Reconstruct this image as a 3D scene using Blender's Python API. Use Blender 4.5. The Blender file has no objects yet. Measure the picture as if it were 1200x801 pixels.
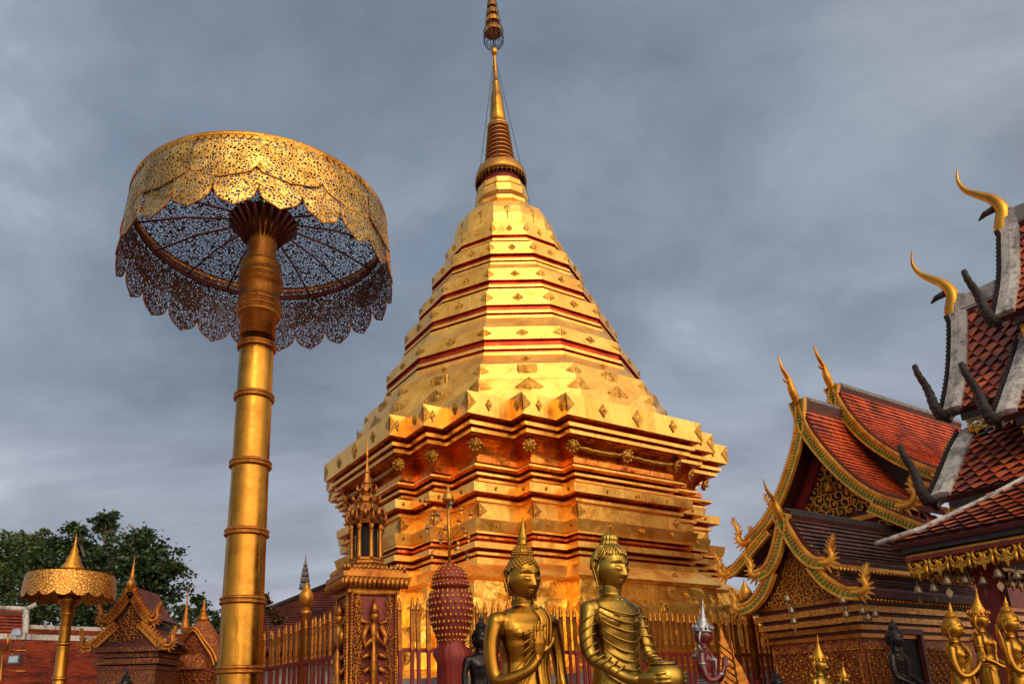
import bpy, bmesh, math, random
from mathutils import Vector, Matrix, noise
random.seed(7)
R = math.radians; pi = math.pi
sc = bpy.context.scene
COL = sc.collection

# ------------------------------------------------------------------ camera
FPX, PX, PY = 864.0, 537.7, 576.5           # focal length and principal point in a 1200 x 801 frame
PITCH, ROLL, YAW = R(15.943), R(-1.579), R(30.943)
CAM = Vector((0, 0, 1.6))
_f = Vector((0, math.cos(PITCH), math.sin(PITCH))); _u = Vector((0, -math.sin(PITCH), math.cos(PITCH))); _x = Vector((1, 0, 0))
CX = math.cos(ROLL) * _x + math.sin(ROLL) * _u
CU = -math.sin(ROLL) * _x + math.cos(ROLL) * _u
CF = _f
cd = bpy.data.cameras.new('camera'); cam = bpy.data.objects.new('camera', cd); COL.objects.link(cam)
m = Matrix.Identity(4)
for i in range(3):
    m[i][0] = CX[i]; m[i][1] = CU[i]; m[i][2] = -CF[i]; m[i][3] = CAM[i]
cam.matrix_world = m
cd.sensor_width = 36; cd.lens = FPX / 1200 * 36
cd.shift_x = (600 - PX) / 1200; cd.shift_y = (PY - 400.5) / 1200
cd.clip_start = .05; cd.clip_end = 3000
sc.camera = cam

# ------------------------------------------------------------------ world and sun
SUN_EL, SUN_AZ = R(36), R(-80)               # azimuth of the direction TO the sun, from +X
S = Vector((math.cos(SUN_EL) * math.cos(SUN_AZ), math.cos(SUN_EL) * math.sin(SUN_AZ), math.sin(SUN_EL)))
w = bpy.data.worlds.new('World'); sc.world = w; w.use_nodes = True
nt = w.node_tree; N = nt.nodes; LK = nt.links; N.clear()
def nd(t, **k):
    n = N.new(t)
    for a, b in k.items(): setattr(n, a, b)
    return n
out = nd('ShaderNodeOutputWorld'); mixs = nd('ShaderNodeMixShader')
sky = nd('ShaderNodeTexSky', sky_type='NISHITA', sun_disc=False, sun_elevation=SUN_EL, sun_rotation=pi / 2 - SUN_AZ)
sky.dust_density = 3; sky.air_density = 1.5
bg1 = nd('ShaderNodeBackground'); bg1.inputs[1].default_value = .08; LK.new(sky.outputs[0], bg1.inputs[0])
tc = nd('ShaderNodeTexCoord'); sep = nd('ShaderNodeSeparateXYZ'); LK.new(tc.outputs['Generated'], sep.inputs[0])
def math_(op, a, b=None, c=None):
    n = nd('ShaderNodeMath', operation=op)
    for i, v in enumerate((a, b, c)):
        if v is None: continue
        if isinstance(v, (int, float)): n.inputs[i].default_value = v
        else: LK.new(v, n.inputs[i])
    return n.outputs[0]
zz = math_('ADD', math_('MAXIMUM', sep.outputs[2], 0.0), .3)
cmb = nd('ShaderNodeCombineXYZ')
LK.new(math_('DIVIDE', sep.outputs[0], zz), cmb.inputs[0]); LK.new(math_('MULTIPLY', math_('DIVIDE', sep.outputs[1], zz), 1.0), cmb.inputs[1])
mp = nd('ShaderNodeMapping'); mp.inputs['Rotation'].default_value = (0, 0, R(25)); mp.inputs['Scale'].default_value = (1.0, 1.35, 1); LK.new(cmb.outputs[0], mp.inputs[0])
n1 = nd('ShaderNodeTexNoise'); n1.inputs['Scale'].default_value = 1.15; n1.inputs['Detail'].default_value = 7; n1.inputs['Roughness'].default_value = .55; n1.inputs['Distortion'].default_value = .45
LK.new(mp.outputs[0], n1.inputs['Vector'])
n2 = nd('ShaderNodeTexNoise'); n2.inputs['Scale'].default_value = 2.6; n2.inputs['Detail'].default_value = 8; n2.inputs['Roughness'].default_value = .55; n2.inputs['Distortion'].default_value = .4
LK.new(mp.outputs[0], n2.inputs['Vector'])
cl = math_('ADD', math_('MULTIPLY', n1.outputs[0], .7), math_('MULTIPLY', n2.outputs[0], .3))
rp = nd('ShaderNodeValToRGB'); LK.new(cl, rp.inputs[0])
el = rp.color_ramp.elements
el[0].position = .38; el[0].color = (.148, .190, .252, 1)
el[1].position = .67; el[1].color = (.62, .67, .74, 1)
e = el.new(.5); e.color = (.230, .288, .368, 1)
e = el.new(.585); e.color = (.325, .39, .475, 1)
# lighter, slightly warm band low on the horizon
hz = nd('ShaderNodeMapRange'); LK.new(sep.outputs[2], hz.inputs[0]); hz.inputs[1].default_value = 0; hz.inputs[2].default_value = .55; hz.inputs[3].default_value = 1; hz.inputs[4].default_value = 0; hz.interpolation_type = 'SMOOTHSTEP'
mh = nd('ShaderNodeMix', data_type='RGBA', blend_type='ADD'); LK.new(math_('MULTIPLY', hz.outputs[0], cl), mh.inputs[0]); LK.new(rp.outputs[0], mh.inputs[6]); mh.inputs[7].default_value = (.50, .42, .42, 1)
# bright warm clouds round the low sun, behind the camera
vd = nd('ShaderNodeVectorMath', operation='DOT_PRODUCT'); LK.new(tc.outputs['Generated'], vd.inputs[0]); vd.inputs[1].default_value = (.50, -.80, .33)
gl = math_('POWER', math_('MAXIMUM', math_('MULTIPLY_ADD', vd.outputs['Value'], .6, .4), 0.0), 4.0)
gl = math_('MULTIPLY', gl, math_('MULTIPLY_ADD', n2.outputs[0], 1.6, .2))
ms = nd('ShaderNodeMix', data_type='RGBA', blend_type='ADD'); LK.new(gl, ms.inputs[0]); LK.new(mh.outputs[2], ms.inputs[6]); ms.inputs[7].default_value = (3.1, 2.3, 1.5, 1); ms.clamp_factor = False
bg2 = nd('ShaderNodeBackground'); LK.new(ms.outputs[2], bg2.inputs[0]); bg2.inputs[1].default_value = 1.0
mixs.inputs[0].default_value = .9
LK.new(bg1.outputs[0], mixs.inputs[1]); LK.new(bg2.outputs[0], mixs.inputs[2]); LK.new(mixs.outputs[0], out.inputs[0])
sl = bpy.data.lights.new('sun', 'SUN'); sl.energy = .72; sl.angle = R(22); sl.color = (1, .84, .62)
so = bpy.data.objects.new('sun', sl); COL.objects.link(so); so.rotation_euler = S.to_track_quat('Z', 'Y').to_euler()
sc.view_settings.view_transform = 'Standard'; sc.view_settings.look = 'None'; sc.view_settings.exposure = 0; sc.view_settings.gamma = 1
sc.cycles.max_bounces = 12; sc.cycles.glossy_bounces = 8; sc.cycles.transparent_max_bounces = 24; sc.cycles.use_denoising = True

# ------------------------------------------------------------------ helpers
def at(px, py, Y):                            # the point at depth Y (metres) seen at a photo pixel
    r = CX * ((px - PX) / FPX) + CU * ((PY - py) / FPX) + CF
    return CAM + r * (Y / r.y)
DR = Vector((math.cos(YAW), math.sin(YAW), 0)); DL = Vector((-math.sin(YAW), math.cos(YAW), 0)); UP = Vector((0, 0, 1))
class MB:
    def __init__(s): s.v = []; s.f = []; s.m = []; s.s = []; s.uv = []
    def add(s, vs, fs, mi=0, sm=False, uv=None):
        o = len(s.v); s.v += [Vector(v) for v in vs]
        for k, f in enumerate(fs):
            s.f.append([i + o for i in f]); s.m.append(mi); s.s.append(sm)
            s.uv.append([uv[i] for i in f] if uv else None)
    def box(s, c, d, rz=0, mi=0, M=None):
        q = Matrix.Rotation(rz, 3, 'Z') if M is None else M
        vs = [Vector(c) + q @ Vector((x * d[0] / 2, y * d[1] / 2, z * d[2] / 2)) for x in (-1, 1) for y in (-1, 1) for z in (-1, 1)]
        s.add(vs, [(0, 1, 3, 2), (4, 6, 7, 5), (0, 4, 5, 1), (2, 3, 7, 6), (0, 2, 6, 4), (1, 5, 7, 3)], mi)
    def tube(s, pts, rad, n=8, mi=0, flat=1.0, up=None, cap=True, sm=True):
        pts = [Vector(p) for p in pts]
        if isinstance(rad, (int, float)): rad = [rad] * len(pts)
        up = Vector(up) if up else None
        vs = []; prev = None
        for i, p in enumerate(pts):
            t = (pts[min(i + 1, len(pts) - 1)] - pts[max(i - 1, 0)])
            t = t.normalized() if t.length > 1e-9 else Vector((0, 0, 1))
            a = up if up else (prev if prev else (Vector((0, 0, 1)) if abs(t.z) < .9 else Vector((1, 0, 0))))
            b = t.cross(a)
            if b.length < 1e-6: b = t.cross(Vector((1, 0, 0)))
            b.normalize(); a = b.cross(t).normalized(); prev = a
            for k in range(n):
                th = 2 * pi * k / n
                vs.append(p + rad[i] * (math.cos(th) * b + math.sin(th) * a * flat))
        fs = [(i * n + k, i * n + (k + 1) % n, (i + 1) * n + (k + 1) % n, (i + 1) * n + k) for i in range(len(pts) - 1) for k in range(n)]
        s.add(vs, fs, mi, sm)
        if cap:
            o = len(s.v) - len(vs)
            s.f.append([o + k for k in range(n)][::-1]); s.m.append(mi); s.s.append(sm); s.uv.append(None)
            s.f.append([o + (len(pts) - 1) * n + k for k in range(n)]); s.m.append(mi); s.s.append(sm); s.uv.append(None)
    def lathe(s, prof, c=(0, 0, 0), n=24, mi=0, sm=True, ph=0, lobes=0, amp=0, sx=1, sy=1, cap=True):
        c = Vector(c); vs = []
        for r, z in prof:
            for k in range(n):
                th = 2 * pi * k / n + ph; rr = r * (1 + amp * math.cos(lobes * th))
                vs.append(c + Vector((rr * math.cos(th) * sx, rr * math.sin(th) * sy, z)))
        fs = [(i * n + k, i * n + (k + 1) % n, (i + 1) * n + (k + 1) % n, (i + 1) * n + k) for i in range(len(prof) - 1) for k in range(n)]
        L = [0]
        for i in range(1, len(prof)): L.append(L[-1] + math.hypot(prof[i][0] - prof[i - 1][0], prof[i][1] - prof[i - 1][1]))
        s.add(vs, fs, mi, sm)
        if not cap: return
        o = len(s.v) - len(vs)
        s.f.append([o + k for k in range(n)][::-1]); s.m.append(mi); s.s.append(False); s.uv.append(None)
        s.f.append([o + (len(prof) - 1) * n + k for k in range(n)]); s.m.append(mi); s.s.append(False); s.uv.append(None)
    def ball(s, c, r, n=8, mi=0, M=None):
        if isinstance(r, (int, float)): r = (r, r, r)
        c = Vector(c); vs = []; h = max(4, n // 2 + 1)
        for i in range(h + 1):
            ph = pi * i / h
            for k in range(n):
                th = 2 * pi * k / n
                v = Vector((r[0] * math.sin(ph) * math.cos(th), r[1] * math.sin(ph) * math.sin(th), r[2] * math.cos(ph)))
                vs.append(c + (M @ v if M else v))
        s.add(vs, [(i * n + k, (i + 1) * n + k, (i + 1) * n + (k + 1) % n, i * n + (k + 1) % n) for i in range(h) for k in range(n)], mi, True)
    def plate(s, pts, nrm, th, mi=0):           # a flat outline (world points) given thickness th along nrm
        pts = [Vector(p) for p in pts]; nrm = Vector(nrm).normalized(); n = len(pts)
        vs = [p + nrm * th / 2 for p in pts] + [p - nrm * th / 2 for p in pts]
        s.add(vs, [list(range(n)), list(range(2 * n - 1, n - 1, -1))] + [(i, i + n, (i + 1) % n + n, (i + 1) % n) for i in range(n)], mi)
    def build(s, name, mats, parent=None, fix=True):
        off = parent.matrix_world.translation if parent else Vector((0, 0, 0))
        me = bpy.data.meshes.new(name)
        me.from_pydata([v - off for v in s.v], [], s.f)
        if not isinstance(mats, (list, tuple)): mats = [mats]
        for mm in mats: me.materials.append(mm)
        me.polygons.foreach_set('material_index', s.m); me.polygons.foreach_set('use_smooth', s.s)
        if any(u is not None for u in s.uv):
            ul = me.uv_layers.new(name='UVMap'); k = 0; dat = []
            for f, u in zip(s.f, s.uv):
                for j in range(len(f)): dat += list(u[j]) if u else [0, 0]
            ul.data.foreach_set('uv', dat)
        me.update()
        if fix:
            bm = bmesh.new(); bm.from_mesh(me); bmesh.ops.recalc_face_normals(bm, faces=bm.faces); bm.to_mesh(me); bm.free()
        o = bpy.data.objects.new(name, me); COL.objects.link(o)
        if parent: o.parent = parent
        return o
def tag(o, label, cat, group=None, kind=None):
    if label: o['label'] = label
    if cat: o['category'] = cat
    if group: o['group'] = group
    if kind: o['kind'] = kind
    return o
def thing(name, loc, label, cat, group=None):
    o = bpy.data.objects.new(name, None); COL.objects.link(o); o.location = loc; o.empty_display_size = .1
    o.matrix_world = Matrix.Translation(Vector(loc))
    return tag(o, label, cat, group)
def copy_tree(src, loc, rz=0, scale=None, label=None):
    r = src.copy(); COL.objects.link(r); r.location = loc; r.rotation_euler = (0, 0, rz)
    if scale: r.scale = (scale,) * 3
    if label: r['label'] = label
    for ch in list(src.children):
        c = ch.copy(); COL.objects.link(c); c.parent = r
        for g in list(ch.children):
            d = g.copy(); COL.objects.link(d); d.parent = c
    return r
def lerp(a, b, t): return a + (b - a) * t
def resample(pts, step):
    pts = [Vector(p) for p in pts]; L = [0]
    for i in range(1, len(pts)): L.append(L[-1] + (pts[i] - pts[i - 1]).length)
    n = max(2, int(round(L[-1] / step)) + 1); outp = []; j = 0
    for i in range(n):
        d = L[-1] * i / (n - 1)
        while j < len(L) - 2 and d > L[j + 1]: j += 1
        t = (d - L[j]) / max(1e-9, L[j + 1] - L[j]); outp.append(pts[j].lerp(pts[j + 1], min(1, t)))
    return outp
def smooth_path(pts, k=6):                      # Catmull-Rom
    pts = [Vector(p) for p in pts]; P = [pts[0] * 2 - pts[1]] + pts + [pts[-1] * 2 - pts[-2]]; o = []
    for i in range(1, len(P) - 2):
        for j in range(k):
            t = j / k
            o.append(.5 * ((2 * P[i]) + (P[i + 1] - P[i - 1]) * t + (2 * P[i - 1] - 5 * P[i] + 4 * P[i + 1] - P[i + 2]) * t * t + (3 * P[i] - P[i - 1] - 3 * P[i + 1] + P[i + 2]) * t ** 3))
    o.append(pts[-1]); return o

# ------------------------------------------------------------------ materials
MATS = {}
class NT:
    def __init__(s, name):
        s.m = bpy.data.materials.new(name); s.m.use_nodes = True; s.t = s.m.node_tree; s.n = s.t.nodes; s.l = s.t.links
        s.b = s.n['Principled BSDF']; s.o = s.n['Material Output']; s.c = s.n.new('ShaderNodeTexCoord')
    def new(s, t, ins=None, **k):
        n = s.n.new(t)
        for a, b in k.items(): setattr(n, a, b)
        if ins:
            for a, b in ins.items():
                if hasattr(b, 'is_output') or isinstance(b, bpy.types.NodeSocket): s.l.new(b, n.inputs[a])
                else: n.inputs[a].default_value = b
        return n
    def noise(s, scale, detail=4, rough=.5, dist=0, vec=None):
        return s.new('ShaderNodeTexNoise', {'Vector': vec or s.c.outputs['Object'], 'Scale': scale, 'Detail': detail, 'Roughness': rough, 'Distortion': dist}).outputs[0]
    def ramp(s, fac, stops):
        n = s.new('ShaderNodeValToRGB', {0: fac}); el = n.color_ramp.elements
        while len(el) < len(stops): el.new(.5)
        for e, (p, c) in zip(el, stops): e.position = p; e.color = tuple(c) + (1,) if len(c) == 3 else c
        return n.outputs[0]
    def map(s, fac, a, b, c=0, d=1): return s.new('ShaderNodeMapRange', {0: fac, 1: a, 2: b, 3: c, 4: d}).outputs[0]
    def mul(s, a, b, op='MULTIPLY'):
        n = s.new('ShaderNodeMath', operation=op)
        for i, v in enumerate((a, b)):
            if isinstance(v, (int, float)): n.inputs[i].default_value = v
            else: s.l.new(v, n.inputs[i])
        return n.outputs[0]
    def mix(s, f, a, b, bt='MIX'):
        n = s.new('ShaderNodeMix', data_type='RGBA', blend_type=bt)
        for i, v in ((0, f), (6, a), (7, b)):
            if isinstance(v, bpy.types.NodeSocket): s.l.new(v, n.inputs[i])
            else: n.inputs[i].default_value = (tuple(v) + (1,)) if isinstance(v, tuple) and len(v) == 3 else v
        return n.outputs[2]
    def set(s, **k):
        for a, b in k.items():
            i = s.b.inputs[{'base': 'Base Color', 'metal': 'Metallic', 'rough': 'Roughness', 'alpha': 'Alpha', 'normal': 'Normal', 'coat': 'Coat Weight'}[a]]
            if isinstance(b, bpy.types.NodeSocket): s.l.new(b, i)
            else: i.default_value = (tuple(b) + (1,)) if isinstance(b, tuple) else b
    def bump(s, h, strength=.3, dist=.01, nrm=None):
        n = s.new('ShaderNodeBump', {'Height': h, 'Strength': strength, 'Distance': dist})
        if nrm: s.l.new(nrm, n.inputs['Normal'])
        return n.outputs[0]

def gold(name, base, dark, rough=(.22, .42), crumple=(1.5, .02), fine=.0, stain=.35, metal=1.0, seams=None, scale=1):
    t = NT(name)
    a = t.noise(2.2 * scale, 6, .6); b = t.noise(14 * scale, 5, .6)
    col = t.mix(t.map(a, .5 - stain * .3, .72, 1, 0), base, dark)
    streak = t.noise(1.0, 5, .6, vec=t.new('ShaderNodeMapping', {0: t.c.outputs['Object'], 3: (9 * scale, 9 * scale, .7 * scale)}).outputs[0])
    col = t.mix(t.mul(t.map(streak, .55, .72), stain), col, tuple(x * .42 for x in dark))
    t.set(metal=metal, rough=t.map(t.mul(a, b, 'ADD'), .75, 1.3, *rough))
    nr = t.bump(t.noise(crumple[0] * scale, 3, .45, .3), .9, crumple[1])
    if fine: nr = t.bump(b, .6, fine, nr)
    if seams:
        uv = t.c.outputs['UV']
        br = t.new('ShaderNodeTexBrick', {'Vector': uv, 'Color1': (.2, .2, .2, 1), 'Color2': (.9, .9, .9, 1), 'Mortar': (0, 0, 0, 1), 'Scale': 1.0, 'Mortar Size': .004, 'Mortar Smooth': .2, 'Bias': 0.0, 'Brick Width': seams[0], 'Row Height': seams[1]}, offset=.5)
        nr = t.bump(br.outputs['Fac'], -.5, .006, nr)
        sp = t.new('ShaderNodeSeparateColor', {0: br.outputs['Color']}).outputs[0]
        col = t.mix(t.map(sp, .2, .9, 0, .35), col, tuple(min(1, x * 1.25) for x in base))
        col = t.mix(t.mul(br.outputs['Fac'], .7), col, tuple(x * .3 for x in dark))
        # each sheet lies at its own small angle
        wn = t.new('ShaderNodeTexWhiteNoise', {'Vector': br.outputs['Color']}, noise_dimensions='3D').outputs['Color']
        v1 = t.new('ShaderNodeVectorMath', {0: wn, 1: (.5, .5, .5)}, operation='SUBTRACT').outputs[0]
        v2 = t.new('ShaderNodeVectorMath', {0: v1, 3: .06}, operation='SCALE').outputs[0]
        v3 = t.new('ShaderNodeVectorMath', {0: nr, 1: v2}, operation='ADD').outputs[0]
        nr = t.new('ShaderNodeVectorMath', {0: v3}, operation='NORMALIZE').outputs[0]
    t.set(base=col, normal=nr)
    MATS[name] = t.m; return t.m
G_SHEET = gold('gilded_sheet', (1.0, .58, .14), (.84, .38, .055), (.28, .50), (1.5, .045), .004, .50, .90, seams=(.62, 50))
G_CRUMP = gold('crumpled_gilded_sheet', (1.0, .56, .11), (.84, .36, .045), (.20, .36), (1.6, .13), .003, .25, .82, seams=(.5, 50))
G_POLE = gold('old_gilding', (.60, .30, .042), (.22, .085, .012), (.20, .42), (3, .012), .003, 1.0)
G_RED_BOUNCE = gold('red_paint_and_bounce', (.66, .075, .014), (.36, .03, .008), (.25, .42), (3, .02), .002, .3, .85)  # red of the tier mouldings; in body recesses, gold's red interreflection painted in
G_BOUNCE = gold('bounce_orange_sheet', (.92, .34, .045), (.55, .13, .018), (.22, .40), (1.8, .09), .004, .5, .9)  # gold sheet with the orange interreflection of undersides and cove painted in
G_OLD = gold('reddish_old_gilding', (.56, .24, .032), (.24, .07, .012), (.3, .5), (6, .01), .004, .6, .8, scale=2)
G_ORN = gold('stamped_gold', (.72, .40, .075), (.34, .16, .025), (.3, .5), (9, .02), .02, .5, scale=2.5)
G_LEAF = gold('carved_gold', (.74, .37, .045), (.36, .14, .016), (.3, .5), (6, .01), .004, .5, .78, scale=2)
G_BRONZE = gold('gilded_bronze', (.50, .27, .036), (.25, .115, .015), (.22, .36), (3, .004), .0008, .35)
G_OLIVE = gold('green_gold_bronze', (.48, .32, .058), (.24, .145, .026), (.24, .40), (3, .004), .0008, .4)
G_BRIGHT = gold('bright_gold_paint', (.68, .36, .04), (.36, .16, .016), (.24, .4), (4, .004), .001, .4, .85)

def plain(name, col, rough=.5, metal=0, var=.25, sc_=6, bump=.003, dark=None, coat=0):
    t = NT(name); a = t.noise(sc_, 6, .6)
    c2 = dark or tuple(x * (1 - var * 1.6) for x in col)
    t.set(base=t.mix(t.map(a, .35, .68), c2, col), rough=rough, metal=metal, coat=coat)
    t.set(normal=t.bump(t.noise(sc_ * 5, 5, .6), .6, bump))
    MATS[name] = t.m; return t.m
M_RED = plain('red_lacquer', (.22, .014, .008), .55, 0, .3)
M_DKRED = plain('dark_red_wood', (.075, .010, .007), .65, 0, .3)
M_BROWNRED = plain('painted_brown_red', (.14, .020, .010), .6, 0, .3)
M_BLACK = plain('black_carved_wood', (.018, .012, .015), .5, 0, .3, 14, .03, dark=(.006, .004, .005))
M_DARK = plain('dark_opening', (.006, .005, .005), .8)
M_WHITE = plain('weathered_lime_plaster', (.40, .39, .37), .8, 0, .4, 4, .006, dark=(.13, .135, .14))
t = NT('stained_lime_plaster'); a_ = t.noise(1.0, 6, .7, vec=t.new('ShaderNodeMapping', {0: t.c.outputs['Object'], 3: (7, 7, 1.3)}).outputs[0]); b_ = t.noise(16, 6, .7)
cc_ = t.mix(t.map(a_, .46, .62), (.46, .45, .42), (.17, .175, .18)); cc_ = t.mix(t.map(b_, .56, .66), cc_, (.07, .07, .07))
t.set(base=cc_, rough=.85, normal=t.bump(t.noise(30, 6, .7), .8, .012)); M_WHITE = t.m
M_GREYRIDGE = plain('grey_mortar', (.20, .205, .22), .85, 0, .3, 5, .006)
M_STONE = plain('grey_stone', (.22, .21, .21), .8, 0, .3, 5, .01)
M_BLKBRONZE = plain('black_bronze', (.028, .024, .024), .28, .7, .3, 10, .002)
M_SILVER = plain('silver_paint', (.45, .46, .50), .35, .8, .35, 14, .003)
M_STEEL = plain('grey_cable', (.10, .10, .10), .5, .5)
M_GREEN = plain('green_glass_mosaic', (.10, .30, .04), .15, .2, .4, 30)
M_BLUE = plain('blue_glass_mosaic', (.02, .03, .18), .15, .2, .4, 30)
M_FLOWER = plain('red_petals', (.35, .012, .01), .6, 0, .3, 30)
M_BELL = plain('old_brass', (.30, .22, .13), .45, .75, .4, 20, .003, dark=(.16, .12, .08))
M_BARK = plain('grey_bark', (.17, .145, .12), .9, 0, .35, 9, .02)
M_REDFIG = plain('dark_red_figure', (.13, .008, .008), .3, 0, .3, 12, .002, coat=.3)
M_HULL = plain('lamp_housing', (.10, .10, .11), .5, .3)
M_GLASS = plain('lamp_glass', (.35, .45, .6), .12, .2)

def tilemat(name, c1, c2, c3, rough=.5):
    t = NT(name)
    g = t.new('ShaderNodeNewGeometry').outputs['Random Per Island']
    col = t.ramp(g, [(0, c1), (.45, c2), (1, c3)])
    col = t.mix(t.map(t.noise(2.2, 7, .7), .44, .66), col, tuple(x * .30 for x in c1))
    col = t.mix(t.mul(t.map(t.noise(11, 4, .6), .55, .7), .5), col, tuple(min(1, x * 1.5) for x in c3))
    t.set(base=col, rough=rough, normal=t.bump(t.noise(40, 3), .4, .003)); MATS[name] = t.m; return t.m
T_ORANGE = tilemat('orange_clay_tile', (.32, .038, .010), (.52, .070, .012), (.60, .10, .020))
T_RED = tilemat('glazed_red_tile', (.16, .020, .008), (.40, .055, .012), (.60, .14, .035), .32)
T_BROWN = tilemat('brown_purple_tile', (.05, .022, .024), (.09, .036, .034), (.14, .06, .052), .5)
T_LONG = tilemat('weathered_orange_tile', (.16, .024, .010), (.26, .038, .012), (.32, .055, .018))
T_DKRED = tilemat('old_dark_red_tile', (.07, .015, .012), (.12, .024, .016), (.16, .035, .02), .6)

# pierced gold sheet: real holes cut by the alpha
t = NT('pierced_gold_sheet')
vec = t.c.outputs['UV']
wob = t.new('ShaderNodeTexNoise', {'Vector': vec, 'Scale': 14, 'Detail': 2})
wv = t.new('ShaderNodeVectorMath', {0: wob.outputs['Color'], 1: (.5, .5, .5)}, operation='SUBTRACT').outputs[0]
wv = t.new('ShaderNodeVectorMath', {0: wv, 3: .055}, operation='SCALE').outputs[0]
v2 = t.new('ShaderNodeVectorMath', {0: vec, 1: wv}, operation='ADD').outputs[0]
vo = t.new('ShaderNodeTexVoronoi', {'Vector': v2, 'Scale': 27, 'Randomness': .9}, feature='DISTANCE_TO_EDGE').outputs['Distance']
nn_ = t.noise(30, 2, .5, 1.6, vec=v2)
hole = t.mul(t.new('ShaderNodeMath', {0: vo, 1: .130}, operation='GREATER_THAN').outputs[0], t.new('ShaderNodeMath', {0: nn_, 1: .34}, operation='GREATER_THAN').outputs[0])
al = t.mul(1.0, hole, 'SUBTRACT')
colr = t.mix(t.map(t.noise(5, 4), .4, .65), (.50, .27, .05), (.86, .52, .13))
t.set(base=colr, metal=1, rough=.34, alpha=al, normal=t.bump(vo, .8, .01)); G_FIL = t.m
G_FIN = G_FIL.copy(); G_FIN.name = 'pierced_sheet_shaded_back'; b_ = G_FIN.node_tree.nodes['Principled BSDF']; [G_FIN.node_tree.links.remove(l) for l in list(b_.inputs['Base Color'].links)]; b_.inputs['Base Color'].default_value = (.10, .035, .018, 1); b_.inputs['Metallic'].default_value = .3; b_.inputs['Roughness'].default_value = .6  # brown back of the canopy sheets, the shade of the unlit inside painted in

# cloth-like brocade for the embossed small parasol, mosaic walls, etc.
t = NT('embossed_gold'); v_ = t.new('ShaderNodeTexVoronoi', {'Vector': t.c.outputs['Object'], 'Scale': 26}, feature='DISTANCE_TO_EDGE').outputs['Distance']
t.set(base=t.mix(t.map(v_, .02, .14), (.22, .075, .02), (.66, .34, .07)), metal=.9, rough=.4, normal=t.bump(v_, .8, .012)); G_EMB = t.m
t = NT('red_gold_mosaic'); v_ = t.new('ShaderNodeTexVoronoi', {'Vector': t.c.outputs['Object'], 'Scale': 34}, feature='DISTANCE_TO_EDGE').outputs['Distance']
w_ = t.noise(22, 3, .6, 2.0); k_ = t.map(t.mul(w_, v_, 'ADD'), .52, .60)
t.set(base=t.mix(k_, (.20, .018, .010), (.66, .33, .05)), metal=t.mul(k_, .9), rough=.38, normal=t.bump(w_, .7, .012)); M_MOSAIC = t.m
t = NT('brown_gold_carving'); w_ = t.noise(18, 3, .6, 2.5); k_ = t.map(w_, .48, .60)
t.set(base=t.mix(k_, (.16, .016, .007), (.62, .24, .03)), metal=t.mul(k_, .6), rough=.55, normal=t.bump(w_, .8, .014)); M_CARVE = t.m
t = NT('dark_carving'); w_ = t.noise(20, 3, .6, 2.5); k_ = t.map(w_, .52, .62)
t.set(base=t.mix(k_, (.07, .010, .006), (.36, .14, .02)), metal=t.mul(k_, .6), rough=.6, normal=t.bump(w_, .8, .014)); M_DKCARVE = t.m
t = NT('mural_wall'); v_ = t.noise(9, 5, .6, 1.5)
t.set(base=t.ramp(v_, [(.35, (.03, .012, .01)), (.47, (.12, .05, .02)), (.53, (.02, .05, .07)), (.6, (.30, .16, .05)), (.7, (.05, .02, .015))]), rough=.6); M_MURAL = t.m

# ground
t = NT('stone_paving'); br = t.new('ShaderNodeTexBrick', {'Vector': t.c.outputs['Object'], 'Color1': (.20, .085, .055, 1), 'Color2': (.27, .13, .085, 1), 'Mortar': (.09, .07, .06, 1), 'Scale': 1.0, 'Mortar Size': .012, 'Brick Width': .4, 'Row Height': .4}, offset=0)
t.set(base=t.mix(t.map(t.noise(.8, 5), .4, .7, 0, .5), br.outputs[0], (.13, .085, .07)), rough=.55, normal=t.bump(br.outputs['Fac'], -.4, .004)); M_PAVE = t.m

# ------------------------------------------------------------------ ground
mb = MB(); mb.add([(-700, -700, 0), (700, -700, 0), (700, 900, 0), (-700, 900, 0)], [(0, 1, 2, 3)]); tag(mb.build('ground', M_PAVE), None, None, kind='structure')

# ------------------------------------------------------------------ the golden stupa
SCX = Vector((1.455, 18.0, 0))
def redent(d):
    a, w1, w2, s1, c = 4.18 + d, 1.62 + d, 2.41 + d, .36, 3.39 + d
    q = [(a, w1), (a - s1, w1), (a - s1, w2), (c, w2), (c, c), (w2, c), (w2, a - s1), (w1, a - s1), (w1, a)]
    o = []
    for k in range(4):
        for u, v in q:
            for _ in range(k): u, v = -v, u
            o.append((u, v))
    return o
def gon(a, n=12, off=15):
    rr = a / math.cos(pi / n)
    return [(rr * math.cos(R(off) + 2 * pi * i / n), rr * math.sin(R(off) + 2 * pi * i / n)) for i in range(n)]
def W(u, v, z): return SCX + DR * u + DL * v + UP * z
def loft(mb, spec, shape, close=True):
    rings = []; vv = 0; prev = None
    for e in spec:
        d, z = e[0], e[1]; pts = shape(d)
        if prev: vv += math.hypot(d - prev[0], z - prev[1])
        prev = (d, z); pts = pts + [pts[0]]; uu = 0; ring = []
        for i, (u, v) in enumerate(pts):
            if i: uu += math.hypot(u - pts[i - 1][0], v - pts[i - 1][1])
            ring.append((W(u, v, z), (uu, vv)))
        rings.append(ring)
    n = len(rings[0])
    for k in range(1, len(rings)):
        mi = spec[k][2] if len(spec[k]) > 2 else 0
        vs = [r[0] for r in rings[k - 1]] + [r[0] for r in rings[k]]; uv = [r[1] for r in rings[k - 1]] + [r[1] for r in rings[k]]
        mb.add(vs, [(i, i + 1, n + i + 1, n + i) for i in range(n - 1)], mi, False, uv)
    if close:
        for r in (rings[0], rings[-1]): mb.add([x[0] for x in r[:-1]], [list(range(n - 1))], 0)
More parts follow.
